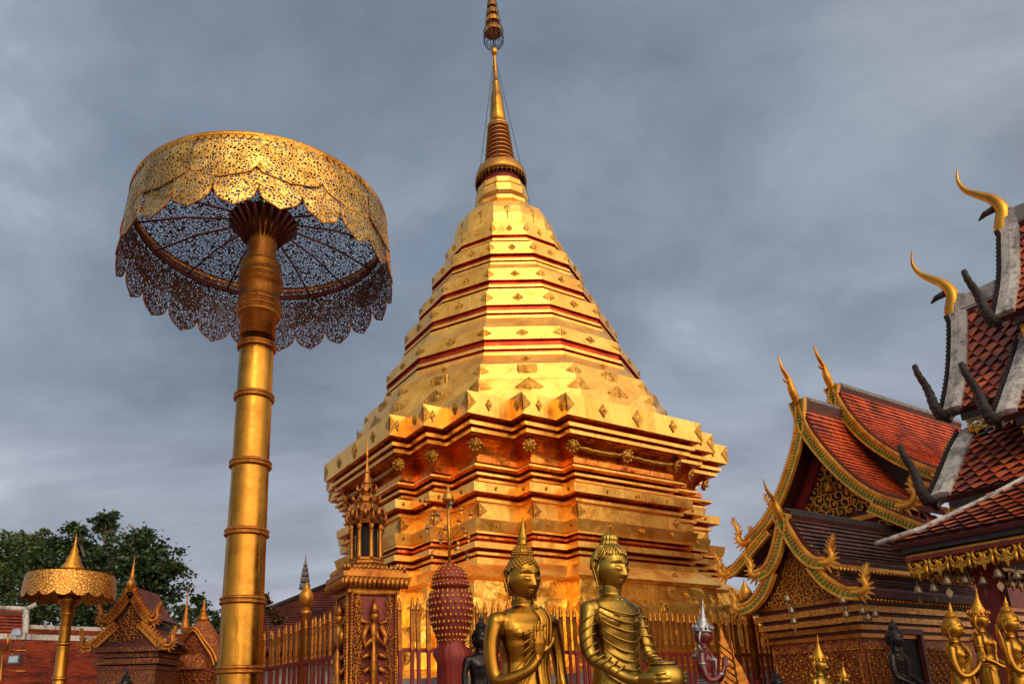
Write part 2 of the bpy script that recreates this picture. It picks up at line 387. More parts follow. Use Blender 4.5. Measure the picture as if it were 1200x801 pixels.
def rhomb(mb, P, t, n, w_, h_, mi=1, th=.016, sq=False):
    up = UP; P = P + n * .004
    o4 = [(-.5, -.5), (.5, -.5), (.5, .5), (-.5, .5)] if sq else [(-.5, 0), (0, -.5), (.5, 0), (0, .5)]
    vs = [P + t * x * w_ + up * y * h_ for x, y in o4] + [P + t * x * w_ * .86 + up * y * h_ * .86 + n * th for x, y in o4] \
       + [P + t * x * w_ * .55 + up * y * h_ * .55 + n * th * .6 for x, y in o4] + [P + n * th * 2]
    f = [(i, (i + 1) % 4, 4 + (i + 1) % 4, 4 + i) for i in range(4)] + [(4 + i, 4 + (i + 1) % 4, 8 + (i + 1) % 4, 8 + i) for i in range(4)] + [(8 + i, 8 + (i + 1) % 4, 12) for i in range(4)]
    mb.add(vs, f, mi)
def bent(mb, V, t1, t2, w_, h_, mi=1):           # half rhomb on each side of an edge
    n = -(t1 + t2).normalized()
    for t in (t1, t2):
        A = V + n * .014
        vs = [A + UP * h_ / 2, A - UP * h_ / 2, A + t * w_ / 2, A + UP * h_ * .25 + n * .01 + t * .02, A - UP * h_ * .25 + n * .01 + t * .02, A + t * w_ * .25 + n * .012]
        mb.add(vs, [(0, 2, 5, 3), (2, 1, 4, 5), (3, 5, 4)], mi)
def face_rhombs(mb, pts, z, fr, w_, h_, minlen=0, sq=False, tilt=0):
    n = len(pts)
    for i in range(n):
        a = W(*pts[i], z); b = W(*pts[(i + 1) % n], z); d = b - a
        if d.length < minlen: continue
        t_ = d.normalized(); nr = t_.cross(UP)
        for f_ in fr: rhomb(mb, a + d * f_, t_, nr, w_, h_, sq=sq)
def vert_rhombs(mb, pts, z, w_, h_):
    n = len(pts)
    for i in range(n):
        p0, p1, p2 = W(*pts[i - 1], z), W(*pts[i], z), W(*pts[(i + 1) % n], z)
        t1 = (p0 - p1).normalized(); t2 = (p2 - p1).normalized()
        if (p1 - p0).cross(p2 - p1).z > 0: bent(mb, p1, t1, t2, w_, h_)

stupa = thing('stupa', SCX, 'towering gilded stupa with redented base, twelve-sided tiers and ringed spire', 'stupa')
GS = [G_SHEET, G_ORN, G_RED_BOUNCE, G_CRUMP, M_RED, G_BOUNCE]
mb = MB(); loft(mb, [(1.9, 0), (1.9, 1.2), (1.45, 1.25), (1.45, 2.0)], redent); mb.build('stone_plinth', M_STONE, stupa)
mb = MB()
loft(mb, [(1.2, 2.0), (1.2, 2.12), (1.12, 2.16, 3), (1.08, 2.5, 3), (.78, 2.56, 3), (.74, 2.92, 3), (.46, 2.98, 3), (.42, 3.36, 3), (.20, 3.40, 3), (.18, 3.72, 3), (.24, 3.74), (.26, 3.78), (-.02, 4.06)], redent)
for z, d in ((2.33, 1.10), (2.74, .76), (3.17, .44)):
    face_rhombs(mb, redent(d), z, (.25, .5, .75), .26, .3, 3); vert_rhombs(mb, redent(d), z, .3, .3)
face_rhombs(mb, redent(.19), 3.56, (.25, .75), .15, .16, 3); face_rhombs(mb, redent(.12), 3.92, (.3, .7), .2, .16, 3)
mb.build('stepped_base', GS, stupa)
mb = MB()
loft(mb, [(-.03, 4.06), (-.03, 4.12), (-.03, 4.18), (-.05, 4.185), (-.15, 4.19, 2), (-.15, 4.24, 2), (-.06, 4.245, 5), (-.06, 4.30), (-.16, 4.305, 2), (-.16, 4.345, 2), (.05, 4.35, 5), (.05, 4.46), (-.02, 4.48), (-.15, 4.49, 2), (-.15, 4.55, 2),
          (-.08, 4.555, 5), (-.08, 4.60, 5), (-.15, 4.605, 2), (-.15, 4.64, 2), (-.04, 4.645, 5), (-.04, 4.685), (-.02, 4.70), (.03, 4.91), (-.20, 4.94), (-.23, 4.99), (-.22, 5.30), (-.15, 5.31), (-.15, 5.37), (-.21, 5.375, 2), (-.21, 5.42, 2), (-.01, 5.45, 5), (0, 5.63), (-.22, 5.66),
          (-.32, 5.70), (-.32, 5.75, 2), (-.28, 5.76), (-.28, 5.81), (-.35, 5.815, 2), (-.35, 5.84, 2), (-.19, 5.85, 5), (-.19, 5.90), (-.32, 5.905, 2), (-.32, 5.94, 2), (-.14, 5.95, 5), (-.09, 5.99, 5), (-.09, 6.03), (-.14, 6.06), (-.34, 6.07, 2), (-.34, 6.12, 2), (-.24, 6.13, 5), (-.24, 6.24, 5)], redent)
P_ = redent(-.22); face_rhombs(mb, P_, 5.14, (.5,), .33, .34, 3); vert_rhombs(mb, P_, 5.14, .42, .34); face_rhombs(mb, P_, 5.14, (.27, .74), .10, .12, 3)
face_rhombs(mb, redent(.005), 4.82, (.26, .52, .77), .085, .11, 3); face_rhombs(mb, redent(-.005), 5.54, (.26, .52, .77), .085, .11, 3)
face_rhombs(mb, redent(.005), 4.82, (.5,), .08, .1, .3); face_rhombs(mb, redent(-.005), 5.54, (.5,), .08, .1, .3)
mb.build('redented_body', GS, stupa)
mb = MB()
cove = [(-.36 + .40 * (1 - math.cos(k / 7 * pi / 2)), 6.25 + .37 * math.sin(k / 7 * pi / 2) * 1.0) for k in range(8)]
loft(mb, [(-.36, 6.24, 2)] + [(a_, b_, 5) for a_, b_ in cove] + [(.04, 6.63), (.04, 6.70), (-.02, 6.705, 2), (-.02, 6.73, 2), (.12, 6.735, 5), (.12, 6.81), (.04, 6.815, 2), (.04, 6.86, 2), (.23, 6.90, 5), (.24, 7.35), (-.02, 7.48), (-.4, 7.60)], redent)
P_ = redent(.24); face_rhombs(mb, P_, 7.13, (.25, .77), .24, .30, 3); face_rhombs(mb, P_, 7.13, (.5,), .30, .40, 3); vert_rhombs(mb, P_, 7.13, .42, .42); face_rhombs(mb, P_, 7.13, (.5,), .16, .26, .3)
mb.build('cornice', GS, stupa)
# stamped bosses and swags in the hollow of the cornice
P_ = redent(-.20); n_ = len(P_)
def boss(mb, c, nr, r):
    q = nr.to_track_quat('Z', 'Y').to_matrix()
    mb.ball(c, (r, r, r * .45), 14, 0, q)
    for k in range(9):
        a_ = k * 2 * pi / 9; mb.ball(c + q @ Vector((math.cos(a_) * r * .78, math.sin(a_) * r * .78, r * .2)), r * .27, 6)
    mb.ball(c + q @ Vector((0, 0, r * .45)), r * .3, 8)
for i in range(n_):
    a = W(*P_[i], 6.45); b = W(*P_[(i + 1) % n_], 6.45); c0 = W(*P_[i - 1], 6.45); d = b - a; nr = d.normalized().cross(UP)
    if (a - c0).cross(b - a).z > 0:
        mb = MB(); boss(mb, a - (b - a).normalized() * .0 + (nr - (a - c0).normalized().cross(UP) * -1).normalized() * .03, ((nr + (a - c0).normalized().cross(UP)).normalized() - UP * .5).normalized(), .145); mb.build('boss', G_ORN, stupa)
    if d.length > 2.5:
        mb = MB(); boss(mb, a + d * .5 + nr * .02, (nr - UP * .5).normalized(), .16); mb.build('boss', G_ORN, stupa)
        for s0, s1 in ((0, .5), (.5, 1)):
            pts = [a + d * lerp(s0, s1, k / 16) + nr * .03 + UP * (-.05 * math.sin(pi * k / 16) + .012 * math.sin(k * 2.3)) for k in range(17)]
            mb = MB(); mb.tube(pts, [.03 + .035 * abs(math.sin(k / 16 * pi)) ** .6 * (1 + .2 * math.sin(k * 1.9)) for k in range(17)], 8); mb.build('swag', G_SHEET, stupa)
# twelve-sided drum
mb = MB(); loft(mb, [(4.05, 7.38), (3.84, 8.06), (3.80, 8.07), (3.78, 8.10), (3.67, 8.50), (3.64, 8.53), (3.58, 8.55), (3.28, 8.90)], gon)
def slope_rh(mb, a0, z0, a1, z1, kind, w_, h_, sq=False):
    am = (a0 + a1) / 2; zm = (z0 + z1) / 2; P = gon(am)
    (face_rhombs(mb, P, zm, (.5,), w_, h_, 0, sq) if kind == 'f' else vert_rhombs(mb, P, zm, w_, h_))
slope_rh(mb, 3.78, 8.10, 3.67, 8.5, 'f', .42, .30, True); slope_rh(mb, 3.78, 8.10, 3.67, 8.5, 'v', .40, .30); slope_rh(mb, 3.97, 7.64, 3.84, 8.06, 'f', .62, .46); slope_rh(mb, 3.97, 7.64, 3.84, 8.06, 'v', .55, .44)
slope_rh(mb, 3.6, 8.56, 3.45, 8.8, 'f', .2, .12)
mb.build('polygonal_drum', GS, stupa)
tiers = [(3.28, 8.90, 3.21, 9.32, 9.65), (2.83, 10.06, 2.75, 10.44, 10.84), (2.44, 10.99, 2.37, 11.33, 11.68), (2.08, 11.95, 2.02, 12.29, 12.66), (1.72, 12.78, 1.64, 13.09, 13.50)]
for k, (a0, z0, a1, z1, z2) in enumerate(tiers):
    h = z1 - z0; mb = MB()
    nxt = tiers[k + 1][:2] if k < 4 else (1.42, 13.6)
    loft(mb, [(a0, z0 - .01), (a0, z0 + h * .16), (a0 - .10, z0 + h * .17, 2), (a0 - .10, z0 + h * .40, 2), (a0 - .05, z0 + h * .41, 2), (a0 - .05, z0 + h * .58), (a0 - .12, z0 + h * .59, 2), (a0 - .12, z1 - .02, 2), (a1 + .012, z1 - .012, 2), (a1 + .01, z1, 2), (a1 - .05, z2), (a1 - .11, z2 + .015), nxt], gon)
    hh = (z2 - z1); P = gon(a1 - .015)
    face_rhombs(mb, P, (z1 + z2) / 2, (.5,), .17 + .03 * (4 - k), hh * .58); vert_rhombs(mb, P, (z1 + z2) / 2, .18 + .05 * (4 - k), hh * .62)
    mb.build('polygonal_tier', GS, stupa)
bell = [(1.40, 13.60), (1.41, 13.66), (1.39, 13.95), (1.33, 14.20), (1.24, 14.40), (1.11, 14.53), (.92, 14.62), (.70, 14.68)]
mb = MB(); loft(mb, bell, gon)
for i in range(12):
    th = YAW + 2 * pi * i / 12; nr = Vector((math.cos(th), math.sin(th), 0)); tt = Vector((-math.sin(th), math.cos(th), 0))
    q = (nr + UP * .25).normalized().to_track_quat('Z', 'Y').to_matrix(); mb.ball(SCX + nr * 1.335 + UP * 14.12, (.10, .10, .03), 12, 1, q)
    mb.tube([SCX + nr * 1.37 + UP * 14.0, SCX + nr * 1.41 + UP * 13.76], [.03, .012], 6, 1)
mb.build('bell', GS, stupa)
mb = MB(); loft(mb, [(.70, 14.62), (.67, 14.72), (.60, 14.73, 4), (.60, 14.78, 4), (.66, 14.79), (.79, 14.87), (.80, 14.97), (.70, 14.98, 4), (.66, 15.06, 4), (.66, 15.12, 4), (.72, 15.20), (.72, 15.42), (.68, 15.44, 4), (.66, 15.48, 4), (.68, 15.50), (.67, 15.66), (.56, 15.72)], gon); mb.build('throne_block', GS, stupa)
# crown ring round the neck, with a pierced hanging fringe
mb = MB(); mb.lathe([(.56, 15.46), (.61, 15.6), (.61, 15.8), (.56, 15.95), (.46, 16.34)], SCX, 48, 4); mb.lathe([(.46, 16.36), (.655, 16.34), (.675, 16.31), (.725, 16.12), (.745, 15.96), (.725, 15.96), (.70, 16.12), (.64, 16.30)], SCX, 48, cap=False)
for k in range(36):
    th = 2 * pi * k / 36; p = SCX + Vector((math.cos(th), math.sin(th), 0)) * .765; p = SCX + (p - SCX) * .96; mb.tube([p + UP * 15.97, p + UP * 15.88, p + UP * 15.74], [.022, .016, .004], 4, 1, flat=.3); mb.tube([p + UP * 15.90 + Vector((-math.sin(th), math.cos(th), 0)) * .065 * q_ for q_ in (-1, 0, 1)], .008, 4, 1)
mb.build('crown_ring', GS, stupa)
mb = MB(); prof = []
for k in range(10):
    z0 = 16.36 + k * .153; r0 = lerp(.455, .305, k / 9.5)
    mb.lathe([(r0 - .06, z0 - .01), (r0 - .035, z0 + .13)], SCX, 40, 4); mb.lathe([(r0 - .05, z0 + .062), (r0, z0 + .067), (r0 + .010, z0 + .085), (r0 - .005, z0 + .108), (r0 - .05, z0 + .112)], SCX, 40, 0)
mb.lathe([(.26, 17.84), (.31, 17.87), (.32, 17.93), (.22, 17.98)], SCX, 40)
mb.build('ringed_spire', GS, stupa)
mb = MB(); mb.lathe([(.215, 17.95), (.232, 18.3), (.185, 18.85), (.185, 18.98), (.17, 19.02), (.13, 19.3), (.105, 19.5), (.115, 19.53), (.09, 19.56), (.065, 20.0), (.048, 20.5), (.05, 20.6)], SCX, 20)
mb.build('spire', [G_POLE, G_ORN], stupa)
mb = MB(); mb.lathe([(.03, 20.58), (.095, 20.66), (.10, 20.74), (.05, 20.84), (.03, 20.9)], SCX, 16); mb.build('finial_ball', G_LEAF, stupa)
mb = MB(); mb.tube([SCX + UP * 20.85, SCX + UP * 23.7], .018, 6)
for k in range(14):
    th = 2 * pi * k / 14; e_ = Vector((math.cos(th), math.sin(th), 0)); mb.tube([SCX + e_ * .06 + UP * 20.86, SCX + e_ * .24 + UP * 20.98, SCX + e_ * .30 + UP * 21.1, SCX + e_ * .30 + UP * 21.55], .008, 4)
for z in (21.0, 21.1, 21.2, 21.5):
    rr = .30 if z > 21 else .25; mb.tube([SCX + Vector((math.cos(k * pi / 12) * rr, math.sin(k * pi / 12) * rr, z)) for k in range(25)], .009, 4)
mb.build('wire_basket', M_BLACK, stupa)
for z, r0 in ((21.42, .25), (21.80, .21), (22.13, .17), (22.45, .135), (22.75, .10), (23.02, .07)):
    mb = MB(); mb.lathe([(r0, z), (r0 * .97, z + .17), (r0 * .5, z + .22), (r0 * .15, z + .25)], SCX, 24, cap=False)
    for k in range(12):
        th = 2 * pi * k / 12; p = SCX + Vector((math.cos(th), math.sin(th), 0)) * r0 * 1.1; mb.tube([p + UP * (z - .04), p + UP * (z + .2)], .008, 4, 1)
    mb.build('parasol_tier', [G_LEAF, M_BLACK], stupa)
mb = MB(); mb.lathe([(.02, 23.2), (.06, 23.4), (.03, 23.6), (.005, 24.0)], SCX, 10); mb.build('tip', G_LEAF, stupa)
for th in (-12, 168, 78, 258):
    e_ = Vector((math.cos(R(th)), math.sin(R(th)), 0)); mb = MB(); mb.tube([SCX + UP * 20.62, SCX + e_ * .82 + UP * 14.95, SCX + e_ * 1.25 + UP * 14.35], .009, 4); mb.build('guy_wire', M_STEEL, stupa)

# ------------------------------------------------------------------ the tall pierced parasol on a jointed pole
PB = Vector((-2.52, 8.5, 0))
par = thing('ceremonial_parasol', PB, 'huge pierced gold ceremonial parasol on a tall gilded jointed pole left of the stupa', 'parasol')
mb = MB(); mb.lathe([(.28, 0), (.28, .3), (.255, .35), (.244, 1.9), (.220, 4.2), (.212, 5.9), (.208, 6.15)], PB, 40); mb.build('pole', G_POLE, par)
for z in (1.2, 2.03, 2.80, 3.60, 4.45, 5.33, 6.02):
    r0 = lerp(.250, .214, (z - 1) / 5); mb = MB()
    mb.lathe([(r0 - .01, z - .06), (r0 + .02, z - .05), (r0 + .032, z - .035), (r0 + .02, z - .018), (r0 + .008, z - .01), (r0 + .022, z), (r0 + .03, z + .015), (r0 + .018, z + .03), (r0 - .01, z + .045)], PB, 40); mb.build('pole_joint', G_OLD, par)
mb = MB(); mb.lathe([(.222, 6.14), (.222, 6.42), (.255, 6.43), (.275, 6.45), (.275, 6.49), (.255, 6.50), (.255, 6.515), (.282, 6.53), (.282, 6.57), (.258, 6.58), (.258, 6.60), (.278, 6.615), (.278, 6.66), (.25, 6.68), (.245, 6.72), (.262, 6.88), (.285, 6.90), (.285, 6.94), (.262, 6.95), (.262, 6.965), (.28, 6.98), (.28, 7.03), (.25, 7.05), (.262, 7.16), (.262, 7.20), (.205, 7.205), (.19, 7.24), (.188, 7.45), (.21, 7.68), (.27, 7.84)], PB, 40); mb.build('collar', G_OLD, par)
mb = MB()
for k in range(24):
    th = 2 * pi * k / 24; e_ = Vector((math.cos(th), math.sin(th), 0)); tt = Vector((-e_.y, e_.x, 0))
    mb.tube([PB + e_ * .22 + UP * 7.55, PB + e_ * .34 + UP * 7.74, PB + e_ * .46 + UP * 7.84], [.016, .028, .018], 6)
mb.lathe([(.2, 7.85), (.44, 7.86), (.2, 7.88)], PB, 40, cap=False); mb.build('lotus_fan', M_BROWNRED, par)
ZT, RT, RB = 7.83, 1.64, 1.72
mb = MB(); nn = 72; rr_ = [.25, .7, 1.15, RT - .02]
vs = []; uv = []
for r_, zz_ in zip(rr_, (7.97, 7.95, 7.91, 7.83)):
    for k in range(nn):
        th = 2 * pi * k / nn; vs.append(PB + Vector((r_ * math.cos(th), r_ * math.sin(th), zz_))); uv.append((r_ * math.cos(th) + 5, r_ * math.sin(th) + 5))
mb.add(vs, [(i * nn + k, i * nn + (k + 1) % nn, (i + 1) * nn + (k + 1) % nn, (i + 1) * nn + k) for i in range(3) for k in range(nn)], 0, True, uv)
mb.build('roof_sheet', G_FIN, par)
for k in range(16):
    th = 2 * pi * (k + .5) / 16; e_ = Vector((math.cos(th), math.sin(th), 0)); mb = MB(); mb.tube([PB + e_ * .3 + UP * 7.88, PB + e_ * 1.0 + UP * 7.83, PB + e_ * 1.60 + UP * 7.68], .014, 6); mb.build('rib', M_BROWNRED, par)
mb = MB()
for r_, z in ((1.60, 7.66), (1.60, 7.70)): mb.tube([PB + Vector((math.cos(k * pi / 40) * r_, math.sin(k * pi / 40) * r_, z)) for k in range(81)], .022, 6)
mb.build('hoop', M_BROWNRED, par)
# skirt: an upper and a lower row of lobed pierced sheets
def lobes(name, nl, z0, z1, r0, r1, ph, drop, mat):
    for j in range(nl):
        mb = MB(); K = 12; H = 8; vs = []; uv = []; rim = []
        for i in range(H + 1):
            for k in range(K + 1):
                x = k / K; edge = (1 - abs(2 * x - 1) ** 2.0) ** .55 if 0 < x < 1 else 0
                tip = drop * (edge * .86 + .14 * max(0, 1 - abs(2 * x - 1) * 4)); f_ = i / H
                z = lerp(z0, z1 - tip, f_); rr = lerp(r0, r1, (z0 - z) / (z0 - z1 + drop)) + (.012 if j % 2 else 0)
                th = 2 * pi * (j + x) / nl + ph
                vs.append(PB + Vector((rr * math.cos(th), rr * math.sin(th), z))); uv.append((th * 1.66, z))
                if i == H: rim.append(vs[-1])
        mb.add(vs, [(i * (K + 1) + k, i * (K + 1) + k + 1, (i + 1) * (K + 1) + k + 1, (i + 1) * (K + 1) + k) for i in range(H) for k in range(K)], 0, True, uv)
        mb.tube(rim, .009, 4, 1)
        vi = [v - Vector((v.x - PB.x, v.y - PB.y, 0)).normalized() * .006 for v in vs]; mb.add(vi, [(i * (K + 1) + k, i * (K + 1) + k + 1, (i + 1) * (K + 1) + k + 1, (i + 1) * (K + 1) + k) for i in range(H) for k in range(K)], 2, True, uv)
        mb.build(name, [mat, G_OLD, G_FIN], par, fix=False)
lobes('upper_lobe', 14, 7.86, 7.38, RT, 1.695, .0, .16, G_FIL)
lobes('lower_lobe', 22, 7.62, 7.09, 1.655, RB, .1, .25, G_FIL)
mb = MB(); mb.lathe([(1.635, 7.80), (1.655, 7.80), (1.657, 7.86), (1.635, 7.875)], PB, 72, cap=False)
for k in range(120):
    th = 2 * pi * k / 120; p = PB + Vector((math.cos(th), math.sin(th), 0)) * 1.662; tt = Vector((-math.sin(th), math.cos(th), 0)) * .04
    mb.add([p - tt + UP * 7.80, p + tt + UP * 7.80, p + UP * 7.755], [(0, 1, 2)])
mb.build('rim_band', G_LEAF, par)
mb = MB(); mb.lathe([(.03, 7.9), (.05, 8.1), (.025, 8.2), (.03, 8.28), (.005, 8.36)], PB, 10); mb.build('top_knob', M_GREEN, par)

# ------------------------------------------------------------------ building kit
def frame(O, ex, et):                            # (s, t, z) -> world
    O = Vector((O[0], O[1], 0)); return lambda s, t, z: O + ex * s + et * t + UP * z
def arc(prof):
    L = [0]
    for i in range(1, len(prof)): L.append(L[-1] + math.hypot(prof[i][0] - prof[i - 1][0], prof[i][1] - prof[i - 1][1]))
    return L
def along(prof, L, d):
    j = 0
    while j < len(L) - 2 and d > L[j + 1]: j += 1
    t_ = (d - L[j]) / max(1e-9, L[j + 1] - L[j]); a, b = prof[j], prof[j + 1]; l = L[j + 1] - L[j]
    return lerp(a[0], b[0], t_), lerp(a[1], b[1], t_), -(b[1] - a[1]) / l, (b[0] - a[0]) / l
def crv(prof, k=5): return [(p.x, p.z) for p in smooth_path([(a, 0, b) for a, b in prof], k)]
def tile_roof(name, par, F, prof, t0, t1, tw, th, mats, cut=None, pointed=True):
    L = arc(prof); rows = int(L[-1] / th); cols = int((t1 - t0) / tw); sg = 1 if prof[-1][0] > prof[0][0] else -1
    mb = MB()
    def P(d, t_, lift):
        x, z, nx, nz = along(prof, L, max(0, min(L[-1] + .03, d)))
        if nz < 0: nx, nz = -nx, -nz
        return F(x + nx * lift, t_, z + nz * lift)
    for r in range(rows + 1):
        d0 = r * L[-1] / rows - th * .9; d1 = r * L[-1] / rows
        for c in range(-1, cols + 1):
            a = t0 + (c + (.5 if r % 2 else 0)) * (t1 - t0) / cols; b = a + (t1 - t0) / cols
            a_, b_ = max(a, t0), min(b, t1)
            if b_ - a_ < .01: continue
            if cut and not cut(d1 / L[-1], (a_ + b_) / 2): continue
            j = random.uniform(-.004, .004)
            if pointed: vs = [P(d0, a_, .006), P(d0, b_, .006), P(d1 - th * .45, b_, .016 + j), P(d1 + th * .50, (a + b) / 2 if a >= t0 and b <= t1 else (a_ + b_) / 2, .034 + j), P(d1 - th * .45, a_, .016 + j)]
            else: vs = [P(d0, a_ + .002, .006), P(d0, b_ - .002, .006), P(d1, b_ - .002, .03 + j), P(d1, a_ + .002, .03 + j)]
            mb.add(vs, [list(range(len(vs)))], 0)
            if not pointed: mb.add([vs[3], vs[2], P(d1, b_, .0), P(d1, a_, .0)], [(0, 1, 2, 3)], 0)
    o = mb.build(name, mats[0], par, fix=False)
    mb = MB(); vs = []
    for lift in (-.004, -.09):
        for i, p in enumerate(prof):
            x, z, nx, nz = along(prof, L, L[i])
            if nz < 0: nx, nz = -nx, -nz
            for t_ in (t0, t1): vs.append(F(x + nx * lift, t_, z + nz * lift))
    n = len(prof); fs = []
    for i in range(n - 1):
        q = 2 * i; fs += [(q, q + 1, q + 3, q + 2)[::-1], (2 * n + q, 2 * n + q + 1, 2 * n + q + 3, 2 * n + q + 2), (q, q + 2, 2 * n + q + 2, 2 * n + q), (q + 1, q + 3, 2 * n + q + 3, 2 * n + q + 1)]
    fs += [(0, 1, 2 * n + 1, 2 * n), (2 * n - 2, 2 * n - 1, 4 * n - 1, 4 * n - 2)]
    if not cut: mb.add(vs, fs); mb.build('roof_board', mats[1], par)
    return o
def curve_band(mb, F, prof, t, w0, w1, th, mi=0, out=0):     # flat board whose outer edge follows the profile, in the gable plane
    L = arc(prof); vs = []
    for i in range(len(prof)):
        x, z, nx, nz = along(prof, L, L[i])
        if nz < 0: nx, nz = -nx, -nz
        wd = lerp(w0, w1, L[i] / L[-1])
        for o_, t_ in ((out, t - th / 2), (out, t + th / 2), (out - wd, t + th / 2), (out - wd, t - th / 2)): vs.append(F(x + nx * o_, t_, z + nz * o_))
    n = len(prof)
    mb.add(vs, [(4 * i + k, 4 * i + (k + 1) % 4, 4 * i + 4 + (k + 1) % 4, 4 * i + 4 + k) for i in range(n - 1) for k in range(4)] + [(0, 1, 2, 3), (4 * n - 4, 4 * n - 3, 4 * n - 2, 4 * n - 1)], mi)
def fins(mb, F, prof, t, step, h, mi=0, out=0, th=.03, lean=.5):
    L = arc(prof); n = max(2, int(L[-1] / step))
    for k in range(n):
        d = (k + .5) * L[-1] / n; x, z, nx, nz = along(prof, L, d); tx, tz = nz, -nx
        if nz < 0: nx, nz = -nx, -nz
        q = [(-.42 * step, out - .005), (.45 * step, out - .005), (.30 * step, out + h * .45), (-lean * step, out + h), (-.1 * step, out + h * .5)]
        if z < along(prof, L, 0)[1]: q = [(a, b) for a, b in q]
        mb.plate([F(x + tx * a + nx * b, t, z + tz * a + nz * b) for a, b in q], F(0, 1, 0) - F(0, 0, 0), th, mi)
def beads(mb, F, prof, t, step, r, off, mi):
    L = arc(prof); n = max(2, int(L[-1] / step))
    for k in range(n):
        x, z, nx, nz = along(prof, L, (k + .5) * L[-1] / n)
        if nz < 0: nx, nz = -nx, -nz
        mb.ball(F(x + nx * off, t, z + nz * off), r, 6, mi)
def naga(mb, F, s, t, z, sg, h, r=.06, mi=0, finmi=0, dt=0, n=9, blunt=False):        # upswept finial at the foot of a bargeboard
    P = [F(s + sg * a * h, t + dt * b, z + b * h) for a, b in (((-.25, .02), (0, -.06), (.26, .0), (.44, .16), (.40, .38), (.50, .58), (.78, .80), (.78, 1.0)) if blunt else ((-.25, .02), (0, -.05), (.22, .02), (.33, .22), (.27, .45), (.33, .68), (.46, .88), (.44, 1.0)))]
    P = smooth_path(P, 4); m_ = len(P); mb.tube(P, [r * ((1.2 - .72 * (i / (m_ - 1))) * (1 + .10 * math.sin(i * 2.4)) if blunt else (1.15 - .95 * (i / (m_ - 1)) ** 1.3)) for i in range(m_)], 8, mi, flat=.8)
    nrm = F(0, 1, 0) - F(0, 0, 0)
    for k in range(3, m_ - 1, 2):
        p = P[k]; tn = (P[k + 1] - P[k - 1]).normalized(); o_ = tn.cross(nrm).normalized() * (sg if True else 1)
        rr = r * (1.1 - .8 * k / m_); q = [p - tn * rr * .9 , p + tn * rr * .9, p + tn * rr * (.2 if blunt else 2.0) - o_ * rr * (3.0 if blunt else 2.4)]
        mb.plate(q, nrm, .02, finmi); q = [p - tn * rr * .9, p + tn * rr * .9, p + tn * rr * (.2 if blunt else 1.8) + o_ * rr * (2.6 if blunt else 2.2)]; mb.plate(q, nrm, .02, finmi)
def chofa(mb, pts, rads, mi=0):
    P = smooth_path(pts, 6); m_ = len(P); rr = [p.x for p in smooth_path([(r, 0, 0) for r in rads], 6)]
    mb.tube(P, [max(.004, r) for r in rr], 10, mi)
def scroll(mb, G, cx, cz, r, a0, hand, tr, turns=1.25, mi=0):
    pts = []; n = 16
    for k in range(n):
        u = k / (n - 1); a = a0 + hand * u * turns * 2 * pi; q = r * (1 - u * .82)
        pts.append(G(cx + q * math.cos(a), cz + q * math.sin(a), .012))
    mb.tube(pts, [tr * (.5 + .5 * k / (n - 1)) for k in range(n)], 5, mi)
    for k in (3, 6, 9):                         # leaves thrown off the stem
        u = k / (n - 1); a = a0 + hand * u * turns * 2 * pi; q = r * (1 - u * .82)
        mb.tube([G(cx + q * math.cos(a), cz + q * math.sin(a), .012), G(cx + q * 1.25 * math.cos(a + .15 * hand), cz + q * 1.25 * math.sin(a + .15 * hand), .02), G(cx + q * 1.45 * math.cos(a - .1 * hand), cz + q * 1.45 * math.sin(a - .1 * hand), .012)], [tr * .8, tr * .9, tr * .2], 4, mi)
def fill_scrolls(mb, G, inside, box, r, tr, seed, mi=0, dots=None, sym=None):
    rnd = random.Random(seed); x0, x1, z0, z1 = box; step = r * 1.55; j = 0; z = z0
    while z < z1:
        x = x0 + (step / 2 if j % 2 else 0)
        while x < x1:
            if all(inside(x + r * .7 * math.cos(a), z + r * .7 * math.sin(a)) for a in (0, 1.57, 3.14, 4.71)):
                scroll(mb, G, x, z, r * rnd.uniform(.85, 1.05), rnd.uniform(0, 6.28), 1 if x > (sym if sym is not None else 0) else -1, tr, mi=mi)
                if dots: mb.ball(G(x, z, .015), tr * 1.6, 6, rnd.choice(dots))
            x += step
        z += step * .8; j += 1
def fringe(mb, G, x0, x1, z, h, step, tr, mi=0, th=.02):   # cut-out fringe hanging from an eave: G(x, z, lift)
    n = max(1, int((x1 - x0) / step)); st = (x1 - x0) / n; nr = G(0, 0, 1) - G(0, 0, 0)
    mb.plate([G(x0, z, 0), G(x1, z, 0), G(x1, z - h * .14, 0), G(x0, z - h * .14, 0)], nr, th, mi)
    for k in range(n):
        c = x0 + (k + .5) * st
        for sg in (-1, 1):
            pts = [G(c + sg * st * a, z - h * b, 0) for a, b in ((.05, .10), (.34, .22), (.42, .42), (.22, .60), (.05, .48), (.12, .34), (.22, .38))]
            mb.tube(smooth_path(pts, 3), tr, 5, mi)
            mb.tube([G(c + sg * st * .42, z - h * .42, 0), G(c + sg * st * .36, z - h * .72, 0), G(c + sg * st * .44, z - h * .86, 0)], [tr, tr, tr * .3], 5, mi)
        mb.plate([G(c - st * .34, z - h * .58, 0), G(c - st * .14, z - h * .60, 0), G(c, z - h * .5, 0), G(c + st * .14, z - h * .60, 0), G(c + st * .34, z - h * .58, 0), G(c + st * .22, z - h * .78, 0), G(c + st * .12, z - h * .74, 0), G(c, z - h, 0), G(c - st * .12, z - h * .74, 0), G(c - st * .22, z - h * .78, 0)], nr, th, mi)
